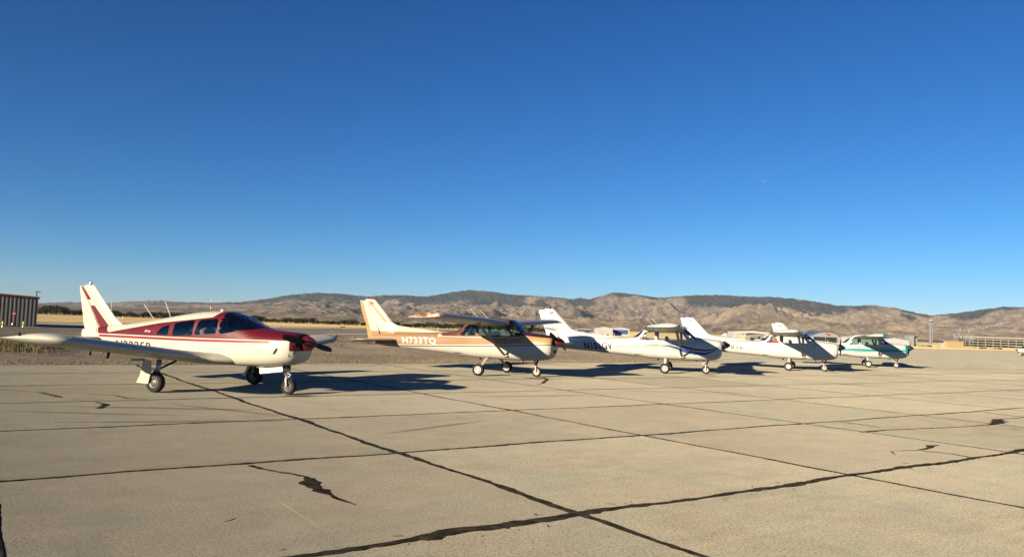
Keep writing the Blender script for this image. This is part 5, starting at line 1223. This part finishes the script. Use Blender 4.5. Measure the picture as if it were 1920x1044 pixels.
# yellow barrier at the fence
p = gp(1756, 651.8); k = 640/FPX; r = ray(1756, 651.8); br = empty('yellow_barrier', (r.x/r.y*640, 640, zg(640))); tag(br, 'yellow tubular barrier standing before the parked cars', 'barrier')
for q in range(4): rod(br, 'post', [((-8+q*5.2)*k, 0, 0), ((-8+q*5.2)*k, 0, 4.6*k)], .4*k, MT['yellow'], 6)
for z_ in (4.4, 2.4): rod(br, 'rail', [(-8*k, 0, z_*k), (7.6*k, 0, z_*k)], .32*k, MT['yellow'], 6)
# white houses on the slopes
hb = BVHTree.FromObject(ho, bpy.context.evaluated_depsgraph_get())
MT['roof_brown'] = simple('brown roofing', (.10, .075, .06), .8)
def house(px, py, wpx, lab):
    r = ray(px, py).normalized(); h = hb.ray_cast(Vector((0, 0, EYE)), r, 30000)
    if not h[0]: return
    u = h[0].y/FPX; e = empty('house', h[0]-Vector((0, 0, .6*u)), R(random.uniform(-25, 25))); tag(e, lab, 'house', 'houses on the slopes'); wm = wpx*u*.62
    box_obj('wall', (0, 0, .7*u), (wm, wm*.6, 1.4*u), MT['wall_beige'], e)
    VV = [(-wm*.55, -wm*.36, 1.42*u), (wm*.55, -wm*.36, 1.42*u), (wm*.55, wm*.36, 1.42*u), (-wm*.55, wm*.36, 1.42*u), (-wm*.5, 0, 2.0*u), (wm*.5, 0, 2.0*u)]
    mesh_obj('roof', VV, [(0, 1, 5, 4), (2, 3, 4, 5), (0, 4, 3), (1, 2, 5), (0, 3, 2, 1)], MT['roof_brown'] if random.random() < .5 else MT['corr_roof'], e)
house(1718, 600.5, 7, 'lone white house on the slope beside the control tower')
for px, py, wp in ((1833, 613, 5), (1838, 614.5, 4), (1844, 615, 5), (1851, 613, 5), (1857, 612, 4), (1863, 611, 6), (1869, 608, 5), (1876, 606, 8), (1883, 604.5, 6), (1888, 603, 5)): house(px, py, wp, 'pale house in the cluster on the slope above the parking structure')
# bushes at the foot of the hangars
for px, py, hp in ((1100, 619.5, 6), (1106, 620, 5), (1088, 618.5, 5), (1073, 618, 6), (1130, 625.5, 3), (1140, 626, 3)):
    r = ray(px, py); yy = 700 if px < 1110 else 630; tree(Vector((r.x/r.y*yy, yy, zg(yy)-.2)), hp*yy/FPX, 'small dark bush near the white hangar across the field', 'bushes by the far hangars', None, 1.4)

# airliner high in the sky
r = ray(1432, 340); yy = 6500; k = yy/r.y
jet = empty('airliner', (r.x*k, yy, EYE+r.z*k), R(170)); tag(jet, 'tiny pale airliner high in the blue sky', 'airliner')
MT['jet'] = simple('pale airliner paint', (.30, .33, .38), .4)
bm = bmesh.new(); loft(bm, [[(x_, q*math.cos(2*math.pi*k_/12), q*math.sin(2*math.pi*k_/12)) for k_ in range(12)] for x_, q in ((19, .2), (17, 1.5), (14, 2), (-10, 2), (-16, 1.1), (-19, .3))]); bm_obj('fuselage', bm, MT['jet'], jet, True)
for s in (1, -1):
    surface('wing', [(1.5, 4, 6.5, -.8, 1), (16, -6, 2, .6, 1)], .11, .01, 0, 1, MT['jet'], jet, s); surface('tailplane', [(.8, -14, 3.5, .8, 1), (6, -17.5, 1.6, 1, 1)], .1, 0, 0, 1, MT['jet'], jet, s)
    rod(jet, 'engine', [(3.5, s*5.5, -1.9), (-.5, s*5.5, -1.9)], [1.1, .8], MT['jet'], 10)
surface('fin', [(1.5, -12.5, 5.5, 0, 1), (7.5, -17, 2.4, 0, 1)], .1, 0, 0, 1, MT['jet'], jet, vertical=True)
# ---- the thin haze of the valley air
hz = mesh_obj('haze', [(x, y, z) for x in (-21000, 21000) for y in (-1500, 17500) for z in (-9, 720)], [(0, 1, 3, 2), (4, 6, 7, 5), (0, 4, 5, 1), (2, 3, 7, 6), (0, 2, 6, 4), (1, 5, 7, 3)])
m = bpy.data.materials.new('thin valley haze'); m.use_nodes = True; m.node_tree.nodes.clear()
pv = m.node_tree.nodes.new('ShaderNodeVolumePrincipled'); pv.inputs['Color'].default_value = (.66, .82, 1, 1); pv.inputs['Density'].default_value = .000017; pv.inputs['Anisotropy'].default_value = .1
om = m.node_tree.nodes.new('ShaderNodeOutputMaterial'); m.node_tree.links.new(pv.outputs[0], om.inputs['Volume']); hz.data.materials.append(m)
tag(hz, 'thin pale blue haze hanging over the valley', kind='stuff')
